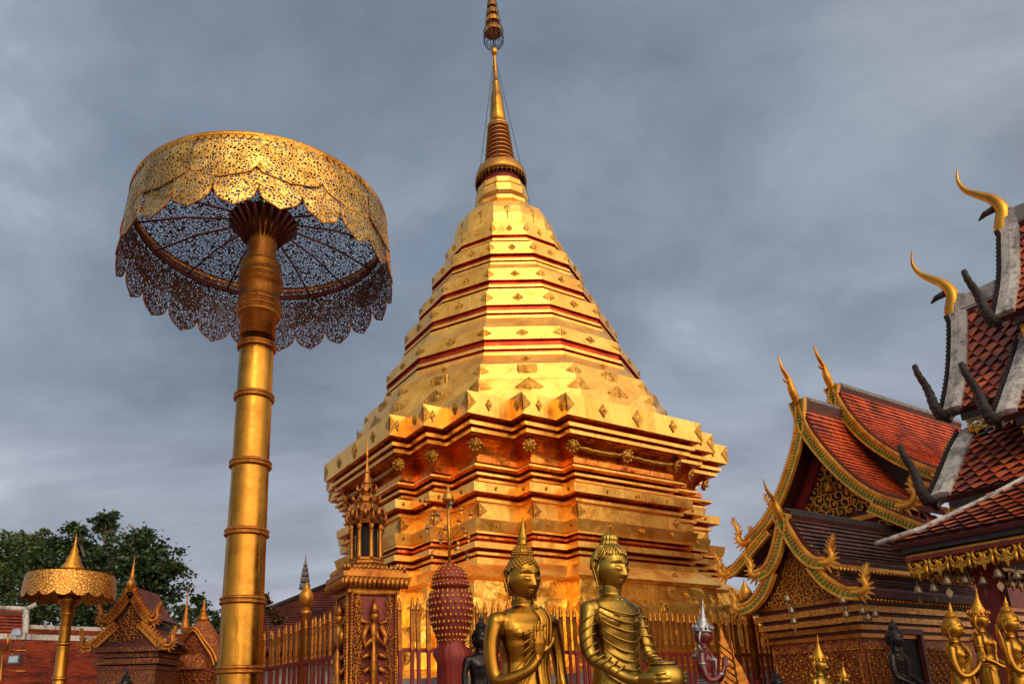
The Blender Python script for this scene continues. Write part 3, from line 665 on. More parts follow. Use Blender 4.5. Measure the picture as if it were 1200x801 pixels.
def bell_thing(loc, r, label, group, leaf=True, proto=[None]):
    b = proto[0]
    if b is None:
        b = thing('hanging_bell', (0, 0, 0), label, 'bell', group)
        mb = MB(); mb.lathe([(.012, 0), (.02, -.012), (.03, -.03), (.035, -.055), (.046, -.085), (.04, -.085), (.0, -.05)], (0, 0, -.05), 14); mb.tube([(0, 0, 0), (0, 0, -.052)], .004, 5); mb.build('bell_cup', M_BELL, b)
        mb = MB(); mb.tube([(0, 0, -.12), (0, 0, -.17)], .002, 4); mb.plate([(0, 0, -.16), (.028, 0, -.195), (.02, 0, -.225), (0, 0, -.25), (-.02, 0, -.225), (-.028, 0, -.195)], (0, 1, 0), .003); mb.build('clapper_leaf', M_BELL, b)
        proto[0] = b; b.location = loc; b.rotation_euler = (0, 0, .3); b.scale = (r,) * 3; return b
    c = copy_tree(b, loc, random.uniform(0, 3), r, label); c['group'] = group; return c

# ------------------------------------------------------------------ chapel on the right of the stupa
CF_ = frame((3.9, 11.9), -DL, DR)
ch = thing('chapel', CF_(.9, 3, 0), 'red-roofed chapel with gold scrolled gable right of the stupa', 'chapel')
def halfprof(a, b, s0, sg, k=4): return [(s0 + sg * x, z) for x, z in crv(a, k)]
MP = [(0, 6.6), (.12, 6.02), (.39, 5.46), (.71, 4.97), (1.06, 4.60), (1.46, 4.36)]
TP = [(0, 7.14), (.2, 6.54), (.5, 5.98), (.87, 5.54), (1.18, 5.26), (1.52, 5.0)]
AP = [(.98, 4.44), (1.35, 4.18), (1.72, 3.92), (1.95, 3.84)]
TA = [(1.1, 5.02), (1.5, 4.72), (1.95, 4.5)]
G_PAINT = gold('yellow_gold_paint', (.88, .47, .05), (.55, .22, .02), (.35, .55), (6, .01), .004, .4, .35, scale=2)
GM = [G_PAINT, M_GREEN, M_BROWNRED, G_PAINT]
def gable_set(F, P, s0, t0, t1, par, tile, wb, nh, tw=.085, th=.095, sides=(1, -1), board=True, r=.06, fin=.05):
    for sg in sides:
        pr = halfprof(P, 0, s0, sg)
        tile_roof('roof_slope', par, F, pr, t0, t1, tw, th, (tile, M_DKRED), pointed=False)
        if board:
            mb = MB(); curve_band(mb, F, pr, t0 - .06, wb, wb * 1.15, .05, 3); curve_band(mb, F, pr, t0 - .07, .035, .035, .08, 0, .02); curve_band(mb, F, pr, t0 - .07, .03, .03, .08, 0, -wb + .02)
            fins(mb, F, pr, t0 - .05, fin, fin * 1.1, 2, .03, .03, .1)
            fins(mb, F, pr, t0 - .095, fin * 1.15, wb * .62, 1, -wb * .88, .02, .0)
            beads(mb, F, pr, t0 - .095, fin * 1.15, .014, -wb * .35, 0)
            e_ = pr[-1]; naga(mb, F, e_[0], t0 - .06, e_[1] - wb * .3, sg, nh, r, 0, 0)
            mb.build('bargeboard', GM, par)
gable_set(CF_, MP, .9, 2.0, 3.5, ch, T_ORANGE, .15, .5)
gable_set(CF_, TP, .86, 3.2, 7.6, ch, T_ORANGE, .15, .5)
gable_set(CF_, AP, .9, 1.95, 3.6, ch, T_ORANGE, .13, .42)
gable_set(CF_, TA, .86, 3.1, 7.6, ch, T_ORANGE, .13, .4)
for s0, z0, t0, t1 in ((.9, 6.62, 1.94, 3.5), (.86, 7.16, 3.14, 7.6)):      # ridges
    mb = MB(); mb.box(CF_(s0, (t0 + t1) / 2 + .15, z0 - .02), (t1 - t0 - .2, .12, .09), YAW); mb.box(CF_(s0, (t0 + t1) / 2 + .15, z0 + .04), (t1 - t0 - .2, .06, .05), YAW); mb.build('ridge', M_GREYRIDGE, ch)
    mb = MB(); chofa(mb, [CF_(s0, t0, z0 - .12), CF_(s0, t0 - .10, z0 + .10), CF_(s0, t0 - .16, z0 + .32), CF_(s0, t0 - .30, z0 + .52), CF_(s0, t0 - .36, z0 + .76)], [.06, .07, .045, .028, .006]); mb.tube([CF_(s0, t0 - .17, z0 + .28), CF_(s0, t0 - .28, z0 + .27), CF_(s0, t0 - .33, z0 + .31)], [.03, .02, .005], 6); mb.build('finial_horn', G_LEAF, ch)
# gable fill: recessed dark red board with gold scrolls
pr_r = halfprof(MP, 0, .9, 1); 
def half_w(z, P=MP):
    if z >= P[0][1]: return 0
    for i in range(1, len(P)):
        if z >= P[i][1]: return lerp(P[i - 1][0], P[i][0], (P[i - 1][1] - z) / (P[i - 1][1] - P[i][1]))
    return P[-1][0]
mb = MB(); zs = [6.5, 6.2, 5.9, 5.6, 5.3, 5.0, 4.75, 4.5, 4.2, 3.9]
hw_ = lambda z: half_w(z) if z > 4.4 else 1.45
mb.plate([CF_(.9 - hw_(z), 2.52, z) for z in zs] + [CF_(.9 + hw_(z), 2.52, z) for z in zs[::-1]], DR, .06, 0)
for sg in (-1, 1): curve_band(mb, CF_, halfprof(MP, 0, .9, sg)[6:], 2.42, .16, .16, .06, 1, -.10)
mb.build('gable_board', [M_DKRED, M_RED], ch)
mb = MB(); G_ = lambda x, z, l: CF_(x, 2.48 - l, z)
fill_scrolls(mb, G_, lambda x, z: 4.44 < z < 6.1 and abs(x - .9) < half_w(z) - .10, (-.5, 2.4, 4.44, 6.2), .115, .019, 3, 0, (1, 2, 0), .9)
fill_scrolls(mb, G_, lambda x, z: 3.94 < z < 4.34 and abs(x - .9) < 1.35, (-.5, 2.4, 3.96, 4.4), .100, .018, 5, 0, (1, 2, 0), .9)
mb.box(CF_(.9, 2.44, 4.38), (.10, 2.6, .08), YAW, 3); mb.box(CF_(.9, 2.44, 3.90), (.12, 2.8, .08), YAW, 3)
mb.lathe([(.02, 0), (.06, .04), (.10, .0), (.05, .12), (.02, .2), (.0, .26)], CF_(.9, 2.44, 4.96), 12, 3); mb.build('gable_scrollwork', [G_PAINT, M_GREEN, M_BLUE, G_PAINT], ch)
# main hall walls
mb = MB(); mb.box(CF_(.9, 5.0, 2.2), (5.0, 2.0, 4.4), YAW); mb.build('hall_wall', M_BROWNRED, ch)

# porch of the chapel, nearer the camera
po = thing('shrine_porch', CF_(2.05, 1.5, 0), 'gold mosaic porch with small double gable, brown tiles and naga bargeboards', 'porch')
PP = [(0, 3.98), (.11, 3.72), (.22, 3.48), (.36, 3.30), (.52, 3.25)]
PQ = [(.36, 3.24), (.50, 3.02), (.70, 2.86), (.88, 2.82)]
gable_set(CF_, PP, 2.08, -.62, 3.0, po, T_BROWN, .13, .30, .07, .07, r=.05, fin=.042)
gable_set(CF_, PQ, 2.08, -.60, 3.0, po, T_BROWN, .13, .30, .07, .07, r=.05, fin=.042)
mb = MB(); mb.box(CF_(2.08, 1.25, 3.98), (3.6, .08, .07), YAW); mb.tube([CF_(2.08, -.6, 4.03), CF_(2.08, 3, 4.03)], .03, 8); mb.build('ridge', M_BLACK, po)
mb = MB(); chofa(mb, [CF_(2.08, -.68, 3.86), CF_(2.08, -.75, 4.0), CF_(2.08, -.80, 4.14), CF_(2.08, -.92, 4.26), CF_(2.08, -.97, 4.42)], [.05, .055, .035, .02, .005]); mb.build('finial_horn', G_LEAF, po)
for z, s_ in ((3.20, .55), (2.77, .86)):          # carved gold eave rows under the two roofs
    for sg in (1, -1):
        mb = MB(); G2 = lambda x, z_, l: CF_(2.08 + sg * (s_ - .03 + l), x, z_)
        mb.box(CF_(2.08 + sg * (s_ - .06), 1.2, z - .02), (3.55, .05, .05), YAW, 0)
        for k in range(44):
            x = -.55 + k * .081; mb.ball(G2(x, z - .065, .0), (.028, .028, .03), 6, 0)
        mb.box(CF_(2.08 + sg * (s_ - .12), 1.2, z - .09), (3.5, .04, .03), YAW, 1)
        mb.build('eave_carving', [G_LEAF, M_GREYRIDGE], po)
mb = MB(); mb.plate([CF_(2.08 + x, -.42, z) for x, z in ((0, 3.8), (.25, 3.4), (.5, 3.2), (.5, 2.9), (.8, 2.75), (-.8, 2.75), (-.5, 2.9), (-.5, 3.2), (-.25, 3.4))], DR, .05); mb.build('gable_board', M_CARVE, po)
mb = MB(); G_ = lambda x, z, l: CF_(x, -.45 - l, z); fill_scrolls(mb, G_, lambda x, z: abs(x - 2.08) < (3.85 - z) * .62, (1.5, 2.7, 2.8, 3.6), .075, .011, 8, 0, None, 2.08); mb.build('gable_scrollwork', G_PAINT, po)
WS0, WS1, WT = 1.42, 2.72, -.40
mb = MB(); mb.box(CF_((WS0 + WS1) / 2, WT + 2.2, 1.25), (4.4, WS1 - WS0, 2.5), YAW); mb.build('wall', M_CARVE, po)
def cornice_rows(mb, z0, rows, par=None):
    for z, h, o_, mi in rows:
        mb.box(CF_((WS0 + WS1) / 2, WT + 2.2, z0 + z), (4.4 + 2 * o_, WS1 - WS0 + 2 * o_, h), YAW, mi)
mb = MB(); cornice_rows(mb, 2.28, [(.0, .05, .05, 0), (.05, .03, .02, 1), (.10, .06, .07, 0), (.15, .03, .03, 1), (.20, .07, .10, 2), (.27, .06, .05, 1), (.33, .08, .12, 2), (.40, .05, .08, 1), (.45, .05, .14, 0)]); mb.build('cornice', [G_OLD, M_BROWNRED, M_MOSAIC], po)
# lattice of gold lozenges on both visible walls
def lattice(mb, H_, x0, x1, z0, z1, st, tr):
    nx = max(1, round((x1 - x0) / st)); stx = (x1 - x0) / nx; sz_ = stx * 1.35; nz = int((z1 - z0) / sz_)
    for i in range(nx):
        for j in range(nz):
            cx = x0 + (i + .5) * stx; cz = z1 - (j + .5) * sz_
            for a, b in (((-.5, 0), (0, .5)), ((0, .5), (.5, 0)), ((.5, 0), (0, -.5)), ((0, -.5), (-.5, 0))):
                mb.tube([H_(cx + a[0] * stx, cz + a[1] * sz_, .012), H_(cx + b[0] * stx, cz + b[1] * sz_, .012)], tr, 4)
            mb.ball(H_(cx, cz, .006), tr * 3.0, 8); mb.ball(H_(cx, cz + tr * 4.4, .006), tr * 1.7, 6); mb.ball(H_(cx, cz - tr * 4.4, .006), tr * 1.7, 6)
            mb.ball(H_(cx + .5 * stx, cz + .5 * sz_, .006), tr * 2.8, 6)
    for x in (x0, x1): mb.tube([H_(x, z0, .01), H_(x, z1, .01)], tr * 1.6, 4)
    mb.tube([H_(x0, z1, .01), H_(x1, z1, .01)], tr * 1.6, 4)
mb = MB(); lattice(mb, lambda x, z, l: CF_(x, WT - .006 - l, z), WS0 + .05, WS1 - .05, .9, 2.12, .15, .0085); mb.build('wall_lattice', G_OLD, po)
mb = MB(); lattice(mb, lambda x, z, l: CF_(WS1 + .006 + l, x, z), WT + .06, WT + .55, .9, 2.12, .16, .0085); mb.build('wall_lattice', G_OLD, po); mb = MB(); lattice(mb, lambda x, z, l: CF_(WS1 + .006 + l, x, z), WT + 1.35, WT + 2.4, .9, 2.12, .16, .0085); mb.build('wall_lattice', G_OLD, po)
mb = MB(); mb.box(CF_(WS1 + .02, WT + .95, 1.5), (.5, .03, 1.6), YAW, 1); 
for x in (.67, 1.23): mb.box(CF_(WS1 + .05, WT + x, 1.5), (.06, .08, 1.66), YAW, 0)
mb.box(CF_(WS1 + .05, WT + .95, 2.34), (.64, .09, .07), YAW, 0); mb.build('doorway', [M_BROWNRED, M_DARK], po)

# ------------------------------------------------------------------ large temple building at the right edge
n0 = (4.837 + .03, 8.0 - .05); NF = frame(n0, -DR, -DL)
nb = thing('temple_hall', NF(-2.4, 3, 0), 'near temple hall with red glazed roofs, white verges and dark naga finials', 'temple')
S0 = -2.42
def n_roof(P, t0, t1, verge=True, naga_h=.62, nz=0, both=True, fr=True, vw=.17):
    pr = crv(P, 4)
    tile_roof('roof_slope', nb, NF, pr, t0, t1, .15, .125, (T_RED, M_DKRED), pointed=True)
    if both: tile_roof('roof_slope_far', nb, NF, [(2 * S0 - x, z) for x, z in pr], t0, t1, .3, .3, (T_RED, M_DKRED), pointed=False)
    for mir in ((0, 1) if both else (0,)):
        p2 = [(2 * S0 - x, z) for x, z in pr] if mir else pr
        mb = MB(); L = arc(p2); vs = []
        for i in range(len(p2)):
            x, z, nx, nz_ = along(p2, L, L[i])
            if nz_ < 0: nx, nz_ = -nx, -nz_
            for o_, t_ in ((.05, t0 - .03), (.07, t0 + vw * .5), (.05, t0 + vw), (-.02, t0 + vw), (-.14, t0 - .03)): vs.append(NF(x + nx * o_, t_, z + nz_ * o_))
        n = len(p2); mb.add(vs, [(5 * i + k, 5 * i + (k + 1) % 5, 5 * i + 5 + (k + 1) % 5, 5 * i + 5 + k) for i in range(n - 1) for k in range(5)] + [(0, 1, 2, 3, 4), tuple(5 * n - 5 + k for k in range(5))])
        mb.build('verge', M_WHITE, nb)
        sg = -1 if mir else 1
        mb = MB(); curve_band(mb, NF, p2, t0 - .06, .20, .20, .05, 0, .03); fins(mb, NF, p2, t0 - .06, .075, .06, 0, .03, .035, .2)
        e_ = p2[-1]; naga(mb, NF, e_[0] - sg * .02, t0 - .08, e_[1] + .02, sg * .40, naga_h * 1.08, .072, 0, 0, dt=-.10, blunt=True)
        mb.build('naga_finial', M_BLACK, nb)
    if fr:
        e_ = pr[-1]; mb = MB(); mb.box(NF(e_[0] - .06, (t0 + t1) / 2 + .06, e_[1] - .10), (.05, t1 - t0 - .12, .08), YAW); mb.build('eave_board', M_BLACK, nb)
        mb = MB(); fringe(mb, lambda x, z, l: NF(e_[0] - .10 + l, x, z), t0 + .14, t1, e_[1] - .14, .22, .17, .018); mb.build('eave_fringe', G_BRIGHT, nb)
BU = [(S0, 6.62), (-2.22, 6.10), (-1.96, 5.55), (-1.59, 4.98)]
FU = [(S0, 7.48), (-2.20, 6.98), (-1.98, 6.52), (-1.56, 5.92)]
FL_ = [(-2.15, 5.80), (-1.69, 5.30), (-1.30, 4.90), (-.93, 4.52)]
MI = [(-1.92, 4.76), (-1.55, 4.45), (-1.25, 4.15), (-.84, 3.76)]
n_roof(BU, 0, .9); n_roof(FU, .8, 4.2); n_roof(FL_, .8, 4.2); n_roof(MI, 0, 4.2)
for z0, t0, t1 in ((6.62, 0, .9), (7.48, .8, 4.2)):
    mb = MB(); mb.box(NF(S0, (t0 + t1) / 2, z0 + .02), (.16, t1 - t0 + .1, .16), YAW); mb.box(NF(S0, (t0 + t1) / 2, z0 + .14), (.10, t1 - t0 + .1, .08), YAW)
    mb.tube(smooth_path([NF(S0, t0 - .02, z0 + .30), NF(S0, t0 + .18, z0 + .17), NF(S0, t0 + .5, z0 + .16), NF(S0, t0 + .9, z0 + .2)], 4), [.05] + [.045] * 11 + [.04], 8); mb.build('ridge', M_WHITE, nb)
    mb = MB(); q = lambda t_, z: NF(S0, t0 + t_ + .07, z0 + z)
    chofa(mb, [q(-.06, -.20), q(-.10, .0), q(-.05, .24), q(-.12, .46), q(-.27, .64), q(-.40, .80), q(-.46, 1.0), q(-.43, 1.2)], [.05, .10, .085, .065, .05, .035, .022, .006]); mb.build('finial_horn', G_BRIGHT, nb)
    mb = MB(); mb.tube([q(-.12, .33), q(-.26, .32), q(-.34, .27)], [.05, .04, .01], 6); mb.build('horn_spur', M_BLACK, nb)
# lowest hipped skirt roof
mb = MB()
LP = [(-.95, 3.90), (-.45, 3.56), (0, 3.29), (.34, 3.11)]
tile_roof('skirt_roof', nb, NF, LP, 0, 4.2, .15, .125, (T_RED, M_DKRED), cut=lambda d, t_: t_ > (1 - d) * 1.25)
vs = [NF(-.97, 1.25, 3.87), NF(-.97, 4.2, 3.87), NF(.34, 4.2, 3.085), NF(.34, 0, 3.085), NF(-.97, 1.25, 3.80), NF(-.97, 4.2, 3.80), NF(.32, 4.2, 3.045), NF(.32, .02, 3.045)]
mb.add(vs, [(0, 1, 2, 3), (7, 6, 5, 4), (3, 2, 6, 7), (0, 3, 7, 4)])
vs = [NF(-.97, 1.25, 3.87), NF(.34, 0, 3.085), NF(-3.9, 0, 3.085), NF(-3.9, 1.25, 3.87), NF(-.97, 1.25, 3.8), NF(.32, .02, 3.045), NF(-3.9, .02, 3.045), NF(-3.9, 1.25, 3.8)]
mb.add(vs, [(0, 1, 2, 3), (7, 6, 5, 4), (1, 2, 6, 5)]); mb.build('skirt_board', M_DKRED, nb)
mb = MB(); mb.tube([NF(-1.0, 1.28, 3.92), NF(-.4, .70, 3.53), NF(.1, .24, 3.25), NF(.42, -.08, 3.13)], [.05, .055, .055, .045], 6, flat=.6); mb.build('hip_verge', M_WHITE, nb)
mb = MB(); mb.box(NF(.27, 2.15, 3.02), (.06, 4.1, .06), YAW); mb.box(NF(-1.7, .10, 3.02), (3.9, .06, .10), YAW); mb.build('eave_board', M_BLACK, nb)
mb = MB(); fringe(mb, lambda x, z, l: NF(.22 + l, x, z), .10, 4.2, 2.975, .27, .20, .021, th=.025); mb.build('eave_fringe', G_BRIGHT, nb)
mb = MB(); fringe(mb, lambda x, z, l: NF(-x, .14 - l, z), -.2, 3.0, 2.975, .27, .20, .021, th=.025); mb.build('eave_fringe', G_BRIGHT, nb)
mb = MB(); mb.box(NF(-2.4, 3.3, 2.0), (2.4, 4.6, 4.0), YAW, 0); mb.box(NF(-2.4, 3.4, 4.9), (1.0, 4.2, 2.0), YAW, 0); mb.box(NF(-1.17, 1.7, 2.25), (.03, .55, 1.5), YAW, 1); mb.box(NF(-1.17, 2.9, 1.6), (.03, 1.7, 2.2), YAW, 2)
mb.box(NF(-1.17, 1.15, 1.6), (.03, .35, 2.2), YAW, 2); mb.build('wall', [M_DKRED, M_STONE, M_MURAL], nb)
mb = MB(); mb.box(NF(-.5, 2.2, 2.93), (1.5, 4.2, .04), YAW); mb.build('ceiling', M_RED, nb)
for t_ in (.5, 2.6, 4.1):
    mb = MB(); mb.box(NF(-.55, t_, 1.45), (.2, .2, 2.9), YAW); mb.build('column', M_RED, nb)
# bells under the eaves
rnd = random.Random(4)
for k in range(13):
    bell_thing(NF(.16 + rnd.uniform(-.02, .02), .12 + k * .155, 2.76 + rnd.uniform(-.05, .03)), rnd.uniform(.95, 1.2), 'small brass bell hanging in a row beneath the gold fringe', 'bells hanging from the gold fringe of the temple hall')
for k, (px, py, Y) in enumerate(((921, 698, 9.0), (926, 712, 9.1), (929, 724, 9.1), (986, 700, 8.9), (990, 716, 8.9), (1009, 712, 8.9), (1016, 720, 9.0), (1024, 716, 9.0))):
    bell_thing(at(px, py - 6, Y), .95, 'small dull bell dangling by the naga eaves of the mosaic porch', 'bells hanging from the porch eaves')
    

# ------------------------------------------------------------------ fence round the stupa
FC = SCX - DR * 7 - DL * 7
def picket_mesh():
    mb = MB(); mb.box((0, 0, 1.45), (.042, .026, 1.5), 0, 1); mb.box((0, 0, 2.43), (.05, .032, .46), 0, 0)
    mb.lathe([(.030, 2.64), (.034, 2.66), (.022, 2.68), (.03, 2.70), (.018, 2.75), (.003, 2.80)], (0, 0, 0), 6, 0); return mb
def fence(name, O, d, length, step, posts, label, zt=0):
    f_ = thing(name, O, label, 'fence', 'fences round the stupa'); n = int(length / step); rz = math.atan2(d.y, d.x)
    base = picket_mesh().build('picket', [G_OLD, M_RED], None); base.parent = f_
    for k in range(n):
        c = base if k == 0 else base.copy()
        if k: COL.objects.link(c); c.parent = f_
        c.location = d * (k + .5) * step + UP * random.uniform(-.012, .012); c.rotation_euler = (random.uniform(-.012, .012), random.uniform(-.012, .012), rz)
    for z in (.9, 2.20):
        mb = MB(); mb.box(O + d * length / 2 + UP * z - Vector((-d.y, d.x, 0)) * -.03, (length, .03, .05), rz); mb.build('rail', M_RED, f_)
    mb = MB(); mb.box(O + d * length / 2 + UP * .35, (length, .3, .7), rz); mb.build('kerb_wall', M_STONE, f_)
    for p in posts:
        P = O + d * p - Vector((-d.y, d.x, 0)) * .02
        mb = MB(); mb.lathe([(.065, .7), (.06, 2.86), (.085, 2.88), (.085, 2.92), (.06, 2.93), (.06, 2.98)], P, 12); o = mb.build('post', G_OLD, f_)
        mb = MB(); mb.lathe([(.05, 2.98), (.085, 3.03), (.105, 3.10), (.095, 3.17), (.055, 3.24), (.02, 3.31), (.004, 3.36)], P, 16, lobes=8, amp=.03); q = mb.build('onion_finial', G_LEAF, f_); q.parent = o; q.location = f_.location * 0
    return f_
fence('picket_fence', FC, DR, 6.9, .115, [6.30], 'gilded picket fence running right from the lantern pillar in front of the stupa base')
fence('picket_fence', FC + DL * .06, DL, 14.4, .150, [2.46, 9.2, 11.4, 13.8], 'gilded picket fence receding left past the tall parasol pole')

# ------------------------------------------------------------------ lantern pillar
PC = at(429, 700, 5.62); PC.z = 0; PR = R(25)
lp = thing('lantern_pillar', PC, 'red and gold carved pillar carrying a tiny pavilion lantern with a spire', 'pillar')
PF = lambda x, z, l: PC + Matrix.Rotation(PR, 3, 'Z') @ Vector((x, -.185 - l, 0)) + UP * z
PG = lambda x, z, l: PC + Matrix.Rotation(PR, 3, 'Z') @ Vector((-.185 - l, -x, 0)) + UP * z
mb = MB(); mb.box(PC + UP * 1.2, (.36, .36, 2.4), PR); mb.box(PC + UP * .15, (.6, .6, .3), PR); mb.build('shaft', M_RED, lp)
def guardian(mb, G):                             # low relief of a worshipping deity with flame scrolls
    z0 = 1.62
    mb.ball(G(0, z0 + .61, .02), (.036, .028, .042), 10); mb.tube([G(0, z0 + .63, .02), G(0, z0 + .68, .02), G(0, z0 + .74, .01)], [.038, .024, .004], 6)
    mb.tube([G(0, z0 + .57, .01), G(0, z0 + .53, .015), G(0, z0 + .47, .02), G(0, z0 + .40, .015), G(0, z0 + .36, .02), G(0, z0 + .26, .02), G(0, z0 + .05, .015), G(0, z0 - .3, .01)], [.022, .078, .070, .048, .064, .072, .055, .045], 10, flat=.4)
    for sg in (-1, 1):
        mb.tube([G(sg * .05, z0 + .54, .015), G(sg * .085, z0 + .46, .02), G(sg * .07, z0 + .39, .03), G(sg * .015, z0 + .45, .045), G(sg * .006, z0 + .50, .05)], [.028, .025, .022, .018, .012], 6)
        mb.tube([G(sg * .04, z0 + .56, .012), G(sg * .09, z0 + .57, .015), G(sg * .11, z0 + .61, .01)], [.02, .014, .003], 5)
        for k in range(5): mb.tube([G(sg * .035, z0 + .34 - k * .1, .02), G(sg * (.085 - .008 * k), z0 + .31 - k * .1, .02), G(sg * (.10 - .008 * k), z0 + .345 - k * .1, .01)], [.026, .018, .004], 5)
        for k, r_ in enumerate((.034, .03, .034, .03, .032, .03, .034)): scroll(mb, G, sg * (.128 - .012 * (k % 2)), z0 + .70 - .115 * k, r_, 1.0 + k, sg, .008, 1.1)
        mb.tube([G(sg * (.115 + .02 * math.sin(k * .9)), z0 + .78 - k * .07, .008) for k in range(15)], .007, 5)
mb = MB(); guardian(mb, PF); fill_scrolls(mb, PF, lambda x, z: .075 < abs(x) < .16, (-.16, .17, 1.4, 2.38), .026, .005, 2, 0, None, 0); mb.build('guardian_relief', G_OLD, lp)
mb = MB(); guardian(mb, PG); mb.build('guardian_relief', G_OLD, lp)
mb = MB()
for G in (PF, PG):
    for x in (-.168, .168):
        mb.tube([G(x, .3, .006), G(x, 2.4, .006)], .012, 5)
        for k in range(48): mb.ball(G(x, 1.3 + k * .0235, .012), .011, 5)
    mb.tube([G(-.17, 2.395, .006), G(.17, 2.395, .006)], .013, 5)
mb.build('beaded_border', G_OLD, lp)
mb = MB()
for z, w_, h in ((2.42, .40, .04), (2.455, .43, .03), (2.49, .48, .04), (2.53, .50, .035), (2.56, .44, .03)): mb.box(PC + UP * z, (w_, w_, h), PR)
for k in range(14):
    for G, f_ in ((PF, 1), (PG, 1)):
        x = -.23 + k * .0355; q = .055
        mb.tube([G(x, 2.43, q), G(x, 2.48, q + .012), G(x, 2.515, q)], [.016, .02, .006], 5); mb.tube([G(x, 2.56, .02), G(x, 2.59, .03), G(x, 2.62, .01)], [.014, .014, .004], 5)
mb.build('petal_cornice', G_OLD, lp)
ln = MB()
for z, r_, h in ((2.60, .165, .04), (2.64, .15, .03), (2.67, .135, .03)): ln.lathe([(r_, z - h / 2), (r_ * 1.05, z), (r_, z + h / 2)], PC, 8, sm=False, ph=PR)
ln.build('lantern_base', G_OLD, lp)
mb = MB(); mb.lathe([(.085, 2.66), (.085, 2.97)], PC, 8, sm=False, ph=PR + pi / 8); mb.build('dark_niche', M_DARK, lp)
for k in range(8):
    a = PR + k * pi / 4; e_ = Vector((math.cos(a), math.sin(a), 0)) * .118
    mb = MB(); mb.lathe([(.024, 2.67), (.018, 2.70), (.016, 2.74), (.014, 2.88), (.020, 2.92), (.026, 2.95)], PC + e_, 8); mb.build('colonnette', G_OLD, lp)
mb = MB()
for k in range(8):
    a = PR + (k + .5) * pi / 4; e_ = Vector((math.cos(a), math.sin(a), 0)); t_ = Vector((-e_.y, e_.x, 0))
    mb.tube(smooth_path([PC + e_ * .125 + t_ * x + UP * z for x, z in ((-.055, 2.90), (-.04, 2.96), (-.018, 2.985), (0, 3.02), (.018, 2.985), (.04, 2.96), (.055, 2.90))], 3), .011, 5)
    mb.tube([PC + e_ * .13 + UP * 2.99, PC + e_ * .145 + UP * 3.04, PC + e_ * .12 + UP * 3.10], [.022, .02, .004], 5)
    a = PR + k * pi / 4; e_ = Vector((math.cos(a), math.sin(a), 0)); mb.tube([PC + e_ * .13 + UP * 2.95, PC + e_ * .165 + UP * 2.99, PC + e_ * .165 + UP * 3.05], [.018, .014, .003], 5)
mb.build('arch_row', G_OLD, lp)
mb = MB(); mb.lathe([(.14, 2.95), (.15, 2.98), (.11, 3.02), (.12, 3.05), (.105, 3.08), (.08, 3.12), (.09, 3.14), (.075, 3.18), (.05, 3.21), (.058, 3.225), (.045, 3.26), (.03, 3.29), (.036, 3.30), (.024, 3.34), (.018, 3.38), (.024, 3.39), (.012, 3.44), (.007, 3.52), (.011, 3.53), (.004, 3.66)], PC, 8, 0, False, PR)
for z, r_ in ((3.05, .12), (3.14, .09), (3.225, .058)):
    for k in range(8):
        a = PR + k * pi / 4; e_ = Vector((math.cos(a), math.sin(a), 0)); mb.tube([PC + e_ * r_ + UP * z, PC + e_ * (r_ + .025) + UP * (z + .02), PC + e_ * (r_ + .02) + UP * (z + .06)], [.014, .011, .002], 5)
mb.build('tiered_roof', G_OLD, lp)

# ------------------------------------------------------------------ lotus urn with a little tree of bells
UC = at(528, 700, 6.0); UC.z = 0
ur = thing('lotus_urn', UC, 'red and gold ribbed lotus urn bearing a slim pole of tiny bells', 'urn')
mb = MB(); mb.lathe([(.20, 0), (.20, .5), (.12, .6), (.11, 1.9), (.15, 1.98), (.10, 2.05), (.115, 2.1), (.15, 2.2), (.17, 2.30), (.178, 2.38), (.17, 2.46), (.13, 2.49)], UC, 48, lobes=16, amp=.04); mb.lathe([(.13, 2.49), (.155, 2.51), (.155, 2.54), (.145, 2.555)], UC, 32); mb.lathe([(.145, 2.555), (.14, 2.60), (.11, 2.65), (.06, 2.69), (.02, 2.71)], UC, 32); mb.build('urn_body', M_RED, ur)
mb = MB()
for k in range(26):
    for j_, (z, r_) in enumerate(((2.12, .125), (2.17, .146), (2.22, .162), (2.27, .172), (2.32, .178), (2.37, .184), (2.42, .180))):
        a = 2 * pi * (k + .5 * (j_ % 2)) / 26; e_ = Vector((math.cos(a), math.sin(a), 0)); mb.ball(UC + e_ * (r_ - .004) + UP * z, (.011, .011, .017), 6)
    mb.tube([UC + e_ * .17 + UP * 2.44, UC + e_ * .16 + UP * 2.48], .008, 4)
for z, r_, n in ((2.52, .156, 30), (2.55, .148, 28), (2.585, .142, 22), (2.615, .132, 20), (2.645, .114, 16), (2.67, .09, 12), (2.69, .062, 9), (2.08, .112, 20)):
    for k in range(n): mb.ball(UC + Vector((math.cos(2 * pi * k / n + z), math.sin(2 * pi * k / n + z), 0)) * r_ + UP * z, .0105, 5)
mb.build('gold_studs', G_LEAF, ur)
mb = MB(); mb.tube([UC + UP * 2.69, UC + UP * 3.24], .014, 8); mb.lathe([(.02, 3.22), (.045, 3.235), (.052, 3.26), (.046, 3.275), (.046, 3.285), (.03, 3.31), (.012, 3.345), (.003, 3.39)], UC, 14); mb.build('bud_pole', G_LEAF, ur)
rnd = random.Random(11)
